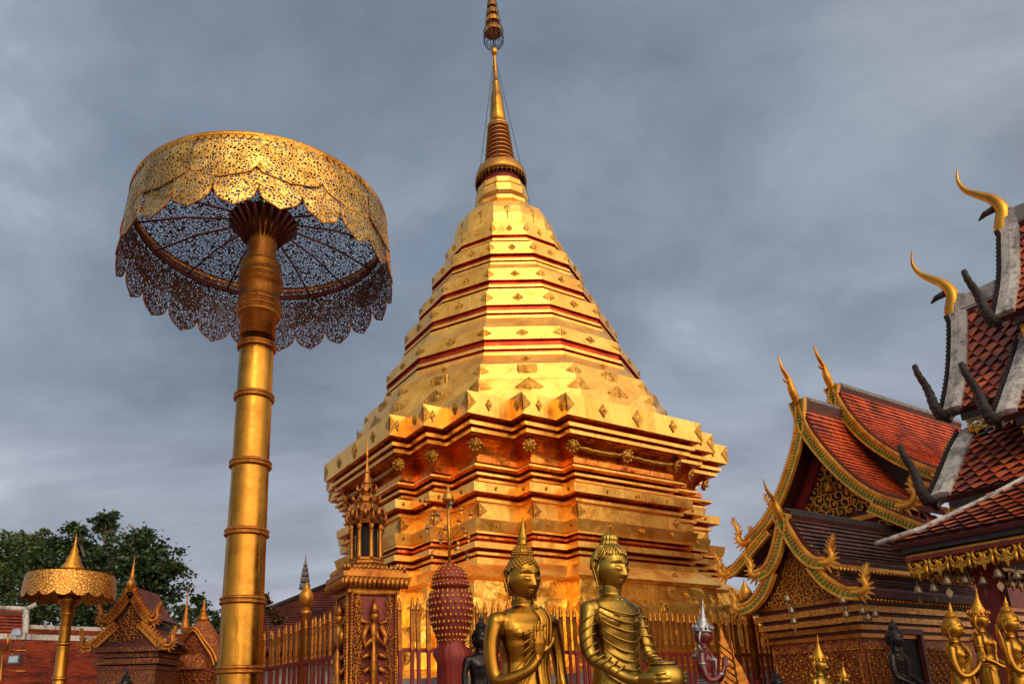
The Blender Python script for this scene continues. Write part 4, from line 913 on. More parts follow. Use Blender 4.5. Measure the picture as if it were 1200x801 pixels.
for k in range(18):
    a = k * 2.4 + .3; z = 2.76 + .027 * k if k < 18 else 3.1; L_ = rnd.uniform(.12, .20); e_ = Vector((math.cos(a), math.sin(a), 0))
    mb = MB(); tip = UC + e_ * L_ + UP * (z + .04); mb.tube([UC + UP * z, UC + e_ * L_ * .5 + UP * (z + .07), tip], .003, 4)
    mb.lathe([(.004, 0), (.010, -.008), (.013, -.02), (.020, -.034), (.012, -.03)], tip, 8); mb.plate([tip + Vector((0, 0, -.034)), tip + Vector((.012, 0, -.05)), tip + Vector((0, 0, -.07)), tip + Vector((-.012, 0, -.05))], (0, 1, 0), .002); mb.build('bell_twig', G_LEAF if k % 3 else M_BELL, ur)

# ------------------------------------------------------------------ statues
def ga(x, s): return math.exp(-(x / s) ** 2 / 2)
HW, HD, HH = .081, .093, .118
def fdisp(x, z):
    d = 0; u = (.022 - z) / .056
    if 0 < u <= 1: d += (.005 + .022 * u ** 1.4) * ga(x, .0062 + .0058 * u)
    elif u > 1: d += .024 * ga(x, .012) * ga(z + .034, .0055)
    else: d += .003 * ga(x, .006) * ga(z - .022, .012)
    a = abs(x)
    d += .0048 * ga(z - (.040 - 9.5 * (a - .032) ** 2), .0048) * (1 if a < .064 else 0)
    d -= .0145 * ga(a - .032, .015) * ga(z - .016, .0095)
    d += .0125 * ga(a - .032, .0135) * ga(z - .004, .0085)
    d += .0065 * ga(x, .0165) * ga(z + .0565 + a * .12, .0045) + .0075 * ga(x, .0125) * ga(z + .0685 - a * .1, .0052) - .0045 * ga(x, .019) * ga(z + .0625, .0024)
    d += .008 * ga(x, .016) * ga(z + .098, .011) + .0035 * ga(a - .040, .016) * ga(z + .028, .018)
    return d
def hshape(th, ph):
    sx = math.sin(ph) * math.cos(th); sy = math.sin(ph) * math.sin(th); cz = math.cos(ph)
    w_ = HW * (1 - .27 * max(0, -cz) ** 1.7); x = w_ * math.copysign(abs(sx) ** .93, sx); y = HD * math.copysign(abs(sy) ** .96, sy) * (1 - .1 * max(0, -cz) ** 2); z = HH * cz
    if sy < 0: y -= fdisp(x, z) * min(1, (-sy) * 2.2)
    return Vector((x, y, z))
def facey(x, z):
    cz = max(-1, min(1, z / HH)); r_ = math.sqrt(max(0, 1 - cz * cz)); w_ = HW * (1 - .27 * max(0, -cz) ** 1.7)
    q = min(.97, abs(x) / max(1e-6, w_)) ** (1 / .93) / max(.05, r_); sy = r_ * math.sqrt(max(.02, 1 - min(.98, q) ** 2))
    return -HD * sy ** .96 * (1 - .1 * max(0, -cz) ** 2) - fdisp(x, z) * min(1, sy * 2.2)
TORSO = [(.0, .0, .17, .15), (.05, .0, .20, .15), (.45, .0, .175, .13), (.80, .0, .175, .125), (.93, .0, .172, .122), (1.05, .0, .148, .105), (1.14, .0, .140, .10), (1.24, -.005, .158, .112), (1.33, -.008, .178, .115), (1.395, .0, .178, .095), (1.435, .005, .125, .075), (1.46, .006, .066, .06)]
def tor(z):
    T = TORSO
    for i in range(1, len(T)):
        if z <= T[i][0]:
            t_ = (z - T[i - 1][0]) / (T[i][0] - T[i - 1][0]); t_ = t_ * t_ * (3 - 2 * t_) if 0 <= t_ <= 1 else t_
            return [lerp(T[i - 1][k], T[i][k], t_) for k in (1, 2, 3)]
    return T[-1][1:]
def tsurf(z, th, off=0):                         # th = 0 at the front (-Y), grows to +X
    cy, rx, ry = tor(z); return Vector(((rx + off) * math.sin(th), cy - (ry + off) * math.cos(th), z))
def hand(mb, w0, d, nrm, size=1, curl=.5, thumb=1, spread=.16):
    d = d.normalized(); nrm = (nrm - d * nrm.dot(d)).normalized(); side = d.cross(nrm).normalized(); L = .085 * size
    mb.tube([w0 - d * .01, w0 + d * L * .3, w0 + d * L * .75, w0 + d * L * 1.02], [.024 * size, .032 * size, .037 * size, .032 * size], 10, flat=.42, up=nrm)
    for k, (o_, l_) in enumerate(((-1.5, .066), (-.5, .080), (.5, .074), (1.5, .056))):
        b = w0 + d * L * .95 + side * o_ * .0185 * size; dd = (d + side * o_ * spread * .35).normalized(); l_ *= size
        p = [b - dd * .012, b, b + dd * l_ * .42]; q = (dd + nrm * curl * .7).normalized(); p.append(p[-1] + q * l_ * .32); q = (dd + nrm * curl * 1.6).normalized(); p.append(p[-1] + q * l_ * .27)
        mb.tube(p, [.0105 * size, .0105 * size, .0095 * size, .0085 * size, .006 * size], 7)
    b = w0 + d * L * .30 - side * thumb * .028 * size; q = (d * .75 - side * thumb * .7 + nrm * .35).normalized()
    mb.tube([b, b + q * .032 * size, b + (q + d * .25).normalized() * .058 * size + nrm * curl * .01, b + (q + d * .6).normalized() * .078 * size + nrm * curl * .02], [.014 * size, .0125 * size, .0105 * size, .007 * size], 7)
def remesh(o, vox, sm=2):
    md = o.modifiers.new('r', 'REMESH'); md.mode = 'VOXEL'; md.voxel_size = vox; md.use_smooth_shade = True
    m2 = o.modifiers.new('s', 'SMOOTH'); m2.iterations = sm; m2.factor = .5
    dg = bpy.context.evaluated_depsgraph_get(); me = bpy.data.meshes.new_from_object(o.evaluated_get(dg)); mats = [m_ for m_ in o.data.materials]
    o.modifiers.clear(); o.data = me; me.materials.clear()
    for m_ in mats: me.materials.append(m_)
    me.polygons.foreach_set('use_smooth', [True] * len(me.polygons)); me.polygons.foreach_set('material_index', [0] * len(me.polygons))
def statue(name, chin, scale, face, label, cat, mat, pose='raise', hair='flame', vox=.006, folds='diag', skin=None, hairmat=None, detail=True, nod=.12, group=None, turn=0, fls=1.0):
    rt = thing(name, (0, 0, 0), label, cat, group)
    mb = MB(); n = 32; vs = []; fs = []; Z = [i * .03 for i in range(49)]
    for z in Z + [1.46, 1.49, 1.53, 1.57]:
        if z <= 1.455: cy, rx, ry = tor(z)
        else: cy, rx, ry = (.006 - (z - 1.46) * .1, .060, .062)
        for k in range(n):
            a = 2 * pi * k / n; c_, s_ = math.cos(a), math.sin(a); e_ = .9
            vs.append((rx * math.copysign(abs(c_) ** e_, c_), cy + ry * math.copysign(abs(s_) ** e_, s_), z))
    m_ = len(vs) // n; fs = [(i * n + k, i * n + (k + 1) % n, (i + 1) * n + (k + 1) % n, (i + 1) * n + k) for i in range(m_ - 1) for k in range(n)] + [list(range(n))[::-1], [(m_ - 1) * n + k for k in range(n)]]
    mb.add(vs, fs, 0, True)
    for sg in (-1, 1):                           # breast, shoulder mass
        mb.ball((sg * .075, -.075, 1.30), (.062, .045, .05), 14); mb.ball((sg * .165, .0, 1.372), (.062, .058, .056), 14)
    SH = [Vector((-.196, .0, 1.365)), Vector((.196, .0, 1.365))]
    V3 = lambda *a: Vector(a)
    if pose == 'raise':
        arms = [[SH[0], V3(-.232, .0, 1.22), V3(-.225, -.03, 1.06), V3(-.19, -.10, 1.045), V3(-.11, -.185, 1.09), V3(-.06, -.215, 1.155)], [SH[1], V3(.235, .01, 1.22), V3(.245, .0, 1.08), V3(.235, -.04, .98), V3(.20, -.10, .93)]]
    elif pose == 'bowl':
        arms = [[SH[0], V3(-.238, -.01, 1.22), V3(-.240, -.04, 1.10), V3(-.21, -.12, 1.045), V3(-.165, -.20, .985), V3(-.135, -.265, .965)], [SH[1], V3(.238, -.01, 1.22), V3(.240, -.04, 1.10), V3(.21, -.12, 1.045), V3(.165, -.20, .985), V3(.135, -.265, .965)]]
    elif pose == 'pray':
        arms = [[SH[0], V3(-.235, -.01, 1.22), V3(-.225, -.05, 1.08), V3(-.17, -.12, 1.06), V3(-.075, -.19, 1.13), V3(-.022, -.22, 1.19)], [SH[1], V3(.235, -.01, 1.22), V3(.225, -.05, 1.08), V3(.17, -.12, 1.06), V3(.075, -.19, 1.13), V3(.022, -.22, 1.19)]]
    else:
        arms = [[SH[0], V3(-.238, .01, 1.22), V3(-.245, .0, 1.08), V3(-.24, -.03, .95), V3(-.225, -.06, .86)], [SH[1], V3(.238, .01, 1.22), V3(.245, .0, 1.08), V3(.24, -.03, .95), V3(.225, -.06, .86)]]
    for A in arms:
        P = smooth_path(A, 5); q = len(P); mb.tube(P, [lerp(.050, .025, (i / (q - 1)) ** .9) * (1.0 if i / q < .1 else 1) for i in range(q)], 14); mb.ball(A[0], (.052, .052, .054), 14)
    if pose == 'raise':
        hand(mb, V3(-.055, -.218, 1.16), V3(0.05, -.02, 1), V3(0, -1, 0), 1.2, .12, -1, .05); hand(mb, V3(.195, -.11, .925), V3(-.35, -.45, -.5), V3(-.6, .2, .3), 1.0, .9, 1)
    elif pose == 'bowl':
        hand(mb, V3(-.135, -.265, .965), V3(.28, -.9, -.04), V3(.9, .28, .15), 1.2, .62, 1, .05); hand(mb, V3(.135, -.265, .965), V3(-.28, -.9, -.04), V3(-.9, .28, .15), 1.2, .62, -1, .05)
    elif pose == 'pray':
        hand(mb, V3(-.018, -.222, 1.195), V3(.05, -.2, 1), V3(1, 0, 0), 1.0, .0, 1, .02); hand(mb, V3(.018, -.222, 1.195), V3(-.05, -.2, 1), V3(-1, 0, 0), 1.0, .0, -1, .02)
    else:
        for sg in (-1, 1): hand(mb, V3(sg * .225, -.06, .86), V3(0, -.15, -1), V3(-sg, 0, 0), 1.0, .3, sg)
    HC = Matrix.Translation(V3(0, -.012, 1.620)) @ Matrix.Scale(1.20, 4) @ Matrix.Rotation(turn, 4, 'Z') @ Matrix.Rotation(nod, 4, 'X')
    # neck joins the head: a solid skull inside, remeshed with the body
    mb.ball(HC @ V3(0, .012, -.01), (.058, .068, .085), 16)
    b_ = mb.build('body', mat, rt); remesh(b_, vox)
    nu, nv = (84, 84) if detail else (40, 44)
    mb = MB(); vs = [HC @ hshape(2 * pi * k / nu, pi * i / nv) for i in range(nv + 1) for k in range(nu)]
    mb.add(vs, [(i * nu + k, (i + 1) * nu + k, (i + 1) * nu + (k + 1) % nu, i * nu + (k + 1) % nu) for i in range(nv) for k in range(nu)], 0, True)
    for sg in (-1, 1):                           # brows, lid edges, long ears
        mb.tube([HC @ V3(sg * x, facey(x, z) - .001, z) for x, z in ((.008, .024), (.016, .036), (.028, .042), (.042, .038), (.054, .028), (.060, .018))], [.0013, .0028, .0032, .003, .0024, .001], 6)
        mb.tube([HC @ V3(sg * x, facey(x, z) - .0008, z) for x, z in ((.015, .003), (.023, -.002), (.033, -.004), (.043, -.001), (.051, .006))], [.001, .003, .0033, .0028, .001], 6)
        mb.tube([HC @ V3(sg * x, facey(x, z) - .0006, z) for x, z in ((.014, .006), (.023, .013), (.033, .015), (.044, .012), (.053, .006))], [.0008, .0018, .002, .0016, .0008], 6)
        mb.tube([HC @ V3(sg * x, facey(x, -.0625) - .0012, -.0625 + abs(x) * .10) for x in (0, .008, .016, .022)], .0014, 5)
        mb.tube(smooth_path([HC @ V3(sg * a, b2, c_) for a, b2, c_ in ((.074, .005, .035), (.086, .022, .042), (.090, .034, .02), (.084, .026, -.02), (.080, .012, -.055), (.078, .006, -.085), (.076, -.002, -.098))], 4), [.009] * 10 + [.007] * 8 + [.011] * 7, 8, flat=.7)
        mb.tube([HC @ V3(sg * .078, .0, .02), HC @ V3(sg * .082, .006, -.02), HC @ V3(sg * .077, -.002, -.09)], [.006, .005, .008], 6)
    for z in (1.478, 1.492): mb.tube([V3(.0640 * math.sin(a), -.065 * math.cos(a) + .004, z + .006 * math.cos(a)) for a in [2 * pi * k / 24 for k in range(25)]], .0035, 5)
    mb.build('face', skin or mat, rt)
    # hair or crown
    mb = MB()
    hl = lambda x: .070 - 5.5 * x * x            # hairline height on the brow
    if hair in ('flame', 'bun', 'bald'):
        P0 = []; N_ = 520
        for k in range(N_):
            u = 1 - 2 * (k + .5) / N_; a = k * 2.39996; r_ = math.sqrt(1 - u * u); v = V3(HW * 1.05 * r_ * math.cos(a), HD * 1.05 * r_ * math.sin(a), HH * 1.02 * u)
            if v.y < 0 and v.z < hl(v.x) - max(0, v.y + .055) * 1.2 : continue
            if v.y >= 0 and v.z < -.05 - v.y * .2: continue
            if abs(v.x) > .066 and v.y < .02 and v.z < .045: continue
            P0.append(v)
        vs = [HC @ V3(HW * 1.04 * math.sin(p) * math.cos(t_), .006 + HD * 1.0 * math.sin(p) * math.sin(t_), .012 + (HH * 1.0) * math.cos(p)) for p in [pi * .62 * i / 14 for i in range(15)] for t_ in [2 * pi * k / 28 for k in range(28)]]
        # skull cap, trimmed by the hairline
        keep = []
        for i in range(14):
            for k in range(28):
                q = [i * 28 + k, (i + 1) * 28 + k, (i + 1) * 28 + (k + 1) % 28, i * 28 + (k + 1) % 28]; c_ = sum(((HC.inverted() @ vs[j]) for j in q), V3(0, 0, 0)) / 4
                if not (c_.y < .01 and c_.z < hl(c_.x) + .004): keep.append(q)
        mb.add(vs, keep, 0, True)
        if hair == 'flame':
            for v in P0: mb.ball(HC @ (v * 1.01), .0078, 6)
            for i in range(7):
                r_ = .052 * math.cos(i / 7 * 1.35); z = .108 + .062 * math.sin(i / 7 * 1.45); m2 = max(5, int(2 * pi * r_ / .0135))
                for k in range(m2): mb.ball(HC @ V3(r_ * math.cos(2 * pi * k / m2 + i), .008 + r_ * math.sin(2 * pi * k / m2 + i), z), .0078, 6)
            mb.lathe([(.05, .10), (.048, .14), (.03, .165), (.0, .175)], (0, 0, 0), 14)
            o = len(mb.v) - 56
            for i in range(o, len(mb.v)): mb.v[i] = HC @ (mb.v[i] + V3(0, .008, 0))
            fl = [(.026, .165), (.029, .18), (.022, .188), (.027, .205), (.022, .235), (.013, .27), (.006, .31), (.001, .34)]
            fl = [(r_ * (.6 + .4 * fls), .165 + (z - .165) * fls) for r_, z in fl]; o = len(mb.v); mb.lathe(fl, (0, 0, 0), 12, lobes=4, amp=.12)
            for i in range(o, len(mb.v)): mb.v[i] = HC @ (mb.v[i] + V3(0, .008, 0))
        if hair == 'bun':                        # combed strands swept back into a ribbed knot
            for k in range(46):
                a = 2 * pi * k / 46; pts = []
                for j in range(9):
                    u = j / 8; ph = lerp(1.12 if math.sin(a) < -.35 else (1.36 if math.sin(a) < .25 else 1.75), .36, u); aa = a + .10 * math.sin(u * 5 + k)
                    v = V3(HW * 1.07 * math.sin(ph) * math.cos(aa), .006 + HD * 1.05 * math.sin(ph) * math.sin(aa), .012 + HH * 1.02 * math.cos(ph))
                    if v.y < .0 and v.z < hl(v.x): v.z = max(v.z, hl(v.x) if abs(v.x) < .068 else .0)
                    pts.append(HC @ v)
                mb.tube(pts, [.004, .0058, .006, .0058, .0056, .005, .0045, .004, .003], 6)
            o = len(mb.v); mb.lathe([(.034, .112), (.046, .118), (.046, .126), (.036, .13), (.039, .14), (.040, .15), (.034, .165), (.02, .176), (.004, .18)], (0, 0, 0), 56, lobes=14, amp=.10)
            for i in range(o, len(mb.v)): mb.v[i] = HC @ (mb.v[i] + V3(0, .012, 0))
    if hair in ('crown', 'helm'):
        o = len(mb.v)
        pr = [(.086, .035), (.094, .05), (.088, .062), (.080, .068), (.084, .08), (.070, .10), (.072, .112), (.056, .13), (.058, .14), (.042, .16), (.044, .17), (.030, .19), (.032, .20), (.02, .23), (.012, .27), (.014, .28), (.007, .32), (.001, .38)] if hair == 'crown' else \
             [(.088, .03), (.10, .04), (.094, .06), (.084, .066), (.084, .09), (.070, .105), (.066, .13), (.048, .15), (.046, .17), (.033, .19), (.03, .215), (.022, .23), (.019, .27), (.013, .28), (.009, .33), (.002, .40)]
        mb.lathe(pr, (0, 0, 0), 24, 0, True)
        for k in range(12):
            a = 2 * pi * k / 12; q = V3(math.cos(a), math.sin(a), 0); mb.tube([q * .088 + V3(0, 0, .055), q * .098 + V3(0, 0, .085), q * .086 + V3(0, 0, .115)], [.013, .011, .002], 5)
        for sg in (-1, 1): mb.tube([V3(sg * .086, 0, .05), V3(sg * .105, .01, .0), V3(sg * .098, .01, -.05), V3(sg * .112, .01, -.09)], [.012, .014, .009, .002], 6)
        for i in range(o, len(mb.v)): v = mb.v[i]; mb.v[i] = HC @ V3(v.x, v.y * 1.1 + .005, v.z)
    mb.build('crown' if hair in ('crown', 'helm') else 'hair', hairmat or mat, rt)
    # robe folds
    mb = MB()
    if folds == 'diag':
        for k in range(8):
            z1 = 1.37 - k * .010; zb = 1.26 - k * .062
            pts = [tsurf(lerp(z1, zb, (u) ** .8), lerp(.62 - k * .02, -.95 - k * .05, u), .006) for u in [i / 14 for i in range(15)]]; mb.tube(pts, [.002 + .0045 * math.sin(pi * min(1, .15 + i / 15)) for i in range(15)], 6)
        band = [tsurf(z, th, .012) for z, th in ((1.445, .50), (1.38, .42), (1.25, .30), (1.10, .24), (.95, .22), (.7, .22))]
        P = smooth_path(band, 5); mb.tube(P, [.038] * len(P), 8, flat=.25, up=(0, -1, .1))
        for o_ in (-.035, -.012, .012, .035): mb.tube([p + V3(o_, -.009, 0) for p in P], .0035, 5)
        for k in range(7): mb.tube([tsurf(1.0 - k * .06 + .03 * math.cos(i / 10 * 3), lerp(-1.3, 1.4, i / 14), .006) + V3(0, 0, -.10 * math.sin(i / 14 * pi)) for i in range(15)], [.002 + .004 * math.sin(pi * i / 14) for i in range(15)], 6)
        for k in range(9): mb.tube([V3(.245 + .002 * k, .02, 1.33 - k * .012) + V3(-.01 * i, -.012 * i, -.045 * i) for i in range(8)], [.001, .003, .004, .004, .004, .004, .003, .001], 5)
    if folds == 'u':
        for k in range(13):
            zc = 1.40 - k * .048; pts = []
            for i in range(25):
                th = lerp(-1.25, 1.25, i / 24); sag = .085 + .004 * k; z = zc - sag * (math.cos(th * 1.15) - .2) + .02 * math.sin(k) * .3
                pts.append(tsurf(min(1.45, max(.5, z)), th, .010 if abs(th) < 1.1 else .004) + V3(0, -.012 * ga(th, .6), 0))
            mb.tube(pts, [.0015 + .0065 * math.sin(pi * i / 24) ** .6 for i in range(25)], 7)
        for sg in (-1, 1):
            A = smooth_path(arms[0 if sg < 0 else 1], 5); q = len(A)
            for k in range(9):
                c_ = A[2 + k * 2 if 2 + k * 2 < q - 5 else q - 6]; r_ = lerp(.058, .040, k / 9)
                mb.tube([c_ + V3(sg * r_ * math.cos(a) * -1, -r_ * math.sin(a) * 1.0, .035 * math.sin(a + .6)) for a in [lerp(pi * .75, pi * 1.9, i / 10) - pi * .9 for i in range(11)]], [.001, .003, .005, .006, .006, .006, .006, .005, .004, .003, .001], 5)
        mb.tube([V3(.088 * math.sin(a), .004 - .075 * math.cos(a), 1.437 - .012 * math.cos(a)) for a in [2 * pi * k / 28 for k in range(29)]], .010, 7)
        mb.tube([V3(.105 * math.sin(a), .002 - .09 * math.cos(a), 1.418 - .022 * math.cos(a)) for a in [2 * pi * k / 28 for k in range(29)]], .006, 7)
    if folds == 'jewel':
        for r_, z, t_ in ((.10, 1.425, .014), (.125, 1.40, .010), (.145, 1.37, .012)):
            mb.tube([V3(r_ * math.sin(a), .002 - r_ * .82 * math.cos(a), z - .03 * math.cos(a)) for a in [2 * pi * k / 28 for k in range(29)]], t_, 6)
        for k in range(22):
            a = 2 * pi * k / 22; mb.tube([V3(.15 * math.sin(a), -.122 * math.cos(a), 1.36 - .03 * math.cos(a)), V3(.17 * math.sin(a), -.14 * math.cos(a), 1.335 - .035 * math.cos(a)), V3(.168 * math.sin(a), -.14 * math.cos(a), 1.30 - .035 * math.cos(a))], [.014, .012, .002], 5)
        for sg in (-1, 1):
            for c_, r_ in ((arms[0 if sg < 0 else 1][1] + V3(0, 0, .04), .052), (arms[0 if sg < 0 else 1][-2], .038)): mb.ball(c_, (r_, r_, .022), 14)
            mb.tube([V3(sg * .20, 0, 1.42), V3(sg * .25, 0, 1.44), V3(sg * .275, 0, 1.49)], [.035, .022, .003], 7)
        mb.tube([tsurf(1.30 - .02 * k, 0, .012) for k in range(14)], .014, 6)
        for z, t_ in ((1.06, .012), (1.03, .016), (1.0, .012)): mb.tube([tsurf(z, a, .006) for a in [2 * pi * k / 28 for k in range(29)]], t_, 6)
    if folds: mb.build('robe_folds' if folds != 'jewel' else 'jewellery', hairmat if folds == 'jewel' and hairmat else mat, rt)
    ch_ = V3(0, -.03, 1.478) * scale; rz = R(face)
    rt.location = Vector(chin) - Matrix.Rotation(rz, 3, 'Z') @ ch_; rt.rotation_euler = (0, 0, rz); rt.scale = (scale,) * 3
    return rt
def pedestal(rt, label, mat=M_STONE, r_=.26):
    z = rt.location.z
    if z < .05: return
    c = Vector((rt.location.x, rt.location.y, 0)); p = thing('pedestal', c, label, 'pedestal', 'statue pedestals'); mb = MB(); mb.lathe([(r_ * 1.25, 0), (r_ * 1.25, .08), (r_ * .95, .14), (r_ * .9, max(.2, z - .14)), (r_ * 1.1, z - .05), (r_ * 1.1, z - .003)], c, 24)
    mb.build('plinth', mat, p)
s1 = statue('buddha_statue', at(616, 706, 4.1), .95, 30, 'gilded Buddha with curled hair and flame finial raising one palm', 'statue', G_BRONZE, 'raise', 'flame', .0055, 'diag', fls=.85)
s2 = statue('buddha_statue', at(720, 693, 4.1), .94, 36, 'olive gold Buddha with combed topknot holding a round alms bowl', 'statue', G_OLIVE, 'bowl', 'bun', .0055, 'u', nod=.16)
Mb = Matrix.Translation(s2.location) @ Matrix.Rotation(R(36), 4, 'Z') @ Matrix.Scale(.94, 4)
bw = thing('alms_bowl', Mb @ Vector((0, -.335, .965)), 'round bronze alms bowl cradled in the hands of the topknot Buddha', 'bowl')
mb = MB(); mb.lathe([(.03, -.085), (.07, -.07), (.095, -.035), (.104, .005), (.098, .04), (.08, .062), (.068, .070)], bw.location, 32); mb.build('bowl_body', G_OLIVE, bw)
mb = MB(); mb.lathe([(.070, .071), (.072, .078), (.05, .086), (.02, .090), (.010, .096), (.002, .099)], bw.location, 28); mb.build('lid', G_OLIVE, bw)
pedestal(s1, 'round grey pedestal under the Buddha with the raised palm'); pedestal(s2, 'round grey pedestal under the Buddha with the alms bowl')

# ------------------------------------------------------------------ smaller statues
PEDS = iter(['small black Buddha by the red flowers', 'red guardian in the silver helmet', 'figure in the tall stepped crown', 'smallest crowned figure', 'dark Buddha by the chapel doorway', 'praying gilded Buddha beneath the bells', 'figure in tiered crown and scaled collar', 'brown gold Buddha at the right edge', 'tiny black figure by the fence end', 'black figure before the left shrine'])
def st(*a, **k):
    k.setdefault('fls', .62); r = statue(*a, detail=False, **k); pedestal(r, 'slim grey pedestal under the ' + next(PEDS), r_=.2 * a[2] + .03); return r
st('buddha_statue', at(565, 762, 6.0), .66, 35, 'small black Buddha with flame finial in front of the fence by red flowers', 'statue', M_BLKBRONZE, pose='down', hair='flame', vox=.011, folds='diag')
st('kneeling_deity', at(827, 757, 5.2), .54, 62, 'dark red guardian figure in silver collar and tall pointed silver helmet', 'statue', M_REDFIG, pose='pray', hair='helm', vox=.011, folds='jewel', hairmat=M_SILVER)
st('crowned_figure', at(963, 789, 5.0), .43, 36, 'gold figure in a tall stepped crown before the lattice wall', 'statue', G_OLIVE, pose='pray', hair='crown', vox=.011, folds='jewel', hairmat=G_BRIGHT)
st('crowned_figure', at(991, 803, 5.2), .28, 36, 'smallest gold crowned figure, beside the stepped-crown one', 'statue', G_OLIVE, pose='pray', hair='crown', vox=.015, folds='jewel', hairmat=G_BRIGHT)
st('buddha_statue', at(1052, 760, 5.5), .52, 42, 'dark bronze Buddha with curled hair standing before the chapel doorway', 'statue', M_BLKBRONZE, pose='bowl', hair='flame', vox=.011, folds='u')
st('buddha_statue', at(1121, 750, 4.5), .49, 44, 'bright gilded Buddha with palms pressed together under the hanging bells', 'statue', G_BRONZE, pose='pray', hair='flame', vox=.009, folds='diag')
st('crowned_figure', at(1152, 738, 4.9), .48, 42, 'gold figure in tiered crown and scaled collar behind the praying Buddha', 'statue', G_BRONZE, pose='bowl', hair='crown', vox=.011, folds='jewel', hairmat=G_LEAF)
st('buddha_statue', at(1187, 744, 4.5), .50, 38, 'brown gold Buddha with curled hair at the right photo edge', 'statue', G_BRONZE, pose='pray', hair='flame', vox=.011, folds='diag')
st('buddha_statue', at(913, 812, 5.4), .40, 30, 'tiny black figure before the right end of the fence', 'statue', M_BLKBRONZE, pose='pray', hair='flame', vox=.015, folds=None)
st('buddha_statue', at(146, 812, 7.0), .5, 10, 'black figure with slim finial in front of the small left shrine', 'statue', M_BLKBRONZE, pose='pray', hair='flame', vox=.015, folds=None)
# gold leaf blade and sword blade
LB = at(866, 801, 5.4); lf = thing('gold_leaf_ornament', LB, 'pointed gold lattice leaf standing beside the red guardian', 'ornament'); mb = MB()
o_ = [(-.10, -.25), (-.13, 0), (-.12, .12), (-.10, .26), (-.085, .40), (-.03, .22), (.03, .12), (.07, 0), (.06, -.25)]
mb.plate([LB + Vector((x, 0, z)) for x, z in o_], (0, 1, 0), .02); 
for k in range(9):
    for sg in (-1, 1): mb.tube([LB + Vector((-.02, -.015, -.2 + k * .05)), LB + Vector((-.04 + sg * .05 - k * .004, -.018, -.14 + k * .055))], .006, 5)
mb.build('leaf_blade', G_OLD, lf)
BL = at(1182, 780, 4.35); B2 = at(1166, 730, 4.35); bl = thing('ceremonial_sword', BL, 'slim gold ceremonial sword leaning between two gilded statues', 'sword'); mb = MB(); mb.tube([BL, BL.lerp(B2, .1), BL.lerp(B2, .7), B2], [.012, .018, .022, .003], 8, flat=.35); mb.build('blade', G_BRIGHT, bl)
def flowers(name, c, r_, label, mat, n=40):
    t_ = thing(name, c, label, 'flowers'); mb = MB(); rnd = random.Random(int(c.x * 100))
    for k in range(n):
        p = c + Vector((rnd.gauss(0, 1), rnd.gauss(0, 1), rnd.gauss(0, .8))) * r_ * .5
        for j in range(5):
            a = j * 1.256 + rnd.random(); d = Vector((math.cos(a), math.sin(a), rnd.uniform(.1, .7))) * r_ * .24; s_ = Vector((-math.sin(a), math.cos(a), 0)) * r_ * .10
            mb.add([p, p + d * .6 + s_, p + d, p + d * .6 - s_], [(0, 1, 2, 3)])
    mb.build('petals', mat, t_, fix=False); mb = MB(); mb.tube([Vector((c.x, c.y, .9)), c], .01, 5)
    for k in range(5): mb.tube([c - UP * .25, c + Vector((rnd.uniform(-1, 1), rnd.uniform(-1, 1), 0)) * r_ * .6], .005, 4)
    mb.build('stem', M_BARK, t_)
flowers('flower_bunch', at(545, 758, 6.2), .10, 'bunch of red flowers beside the small black Buddha', M_FLOWER)
flowers('flower_bunch', at(884, 803, 5.6), .08, 'low red flowers at the foot of the fence post', M_FLOWER)

# ------------------------------------------------------------------ left background: shrines, parasol, long roof
P0 = at(81, 700, 10.0); P0.z = 0
sm = thing('ceremonial_parasol', P0, 'small solid gold parasol with scalloped edge and cone finial by the trees', 'parasol')
mb = MB(); mb.lathe([(.10, 0), (.10, 1.9), (.075, 2.0), (.07, 2.85), (.09, 2.9), (.085, 3.0), (.12, 3.05), (.15, 3.15)], P0, 20); mb.build('pole', G_POLE, sm)
for z in (2.05, 2.5, 2.9):
    mb = MB(); mb.lathe([(.07, z - .03), (.10, z), (.07, z + .03)], P0, 20); mb.build('pole_joint', G_POLE, sm)
mb = MB(); n_ = 144; vs = []
for i, (r_, z) in enumerate(((.54, 3.42), (.56, 3.36), (.575, 3.22))):
    for k in range(n_): a = 2 * pi * k / n_; vs.append(P0 + Vector((r_ * math.cos(a), r_ * math.sin(a), z)))
for k in range(n_): a = 2 * pi * k / n_; vs.append(P0 + Vector((.585 * math.cos(a), .585 * math.sin(a), 3.14 - .06 * abs(math.sin(a * 9)) ** .7)))
mb.add(vs, [(i * n_ + k, i * n_ + (k + 1) % n_, (i + 1) * n_ + (k + 1) % n_, (i + 1) * n_ + k) for i in range(3) for k in range(n_)], 0, True)
mb.lathe([(.03, 3.52), (.30, 3.47), (.55, 3.43)], P0, 48, cap=False); mb.build('canopy', G_EMB, sm)
mb = MB(); mb.lathe([(.15, 3.50), (.14, 3.54), (.10, 3.60), (.085, 3.66), (.055, 3.72), (.045, 3.78), (.022, 3.84), (.012, 3.95), (.002, 4.02)], P0, 16); mb.build('cone_finial', G_LEAF, sm)

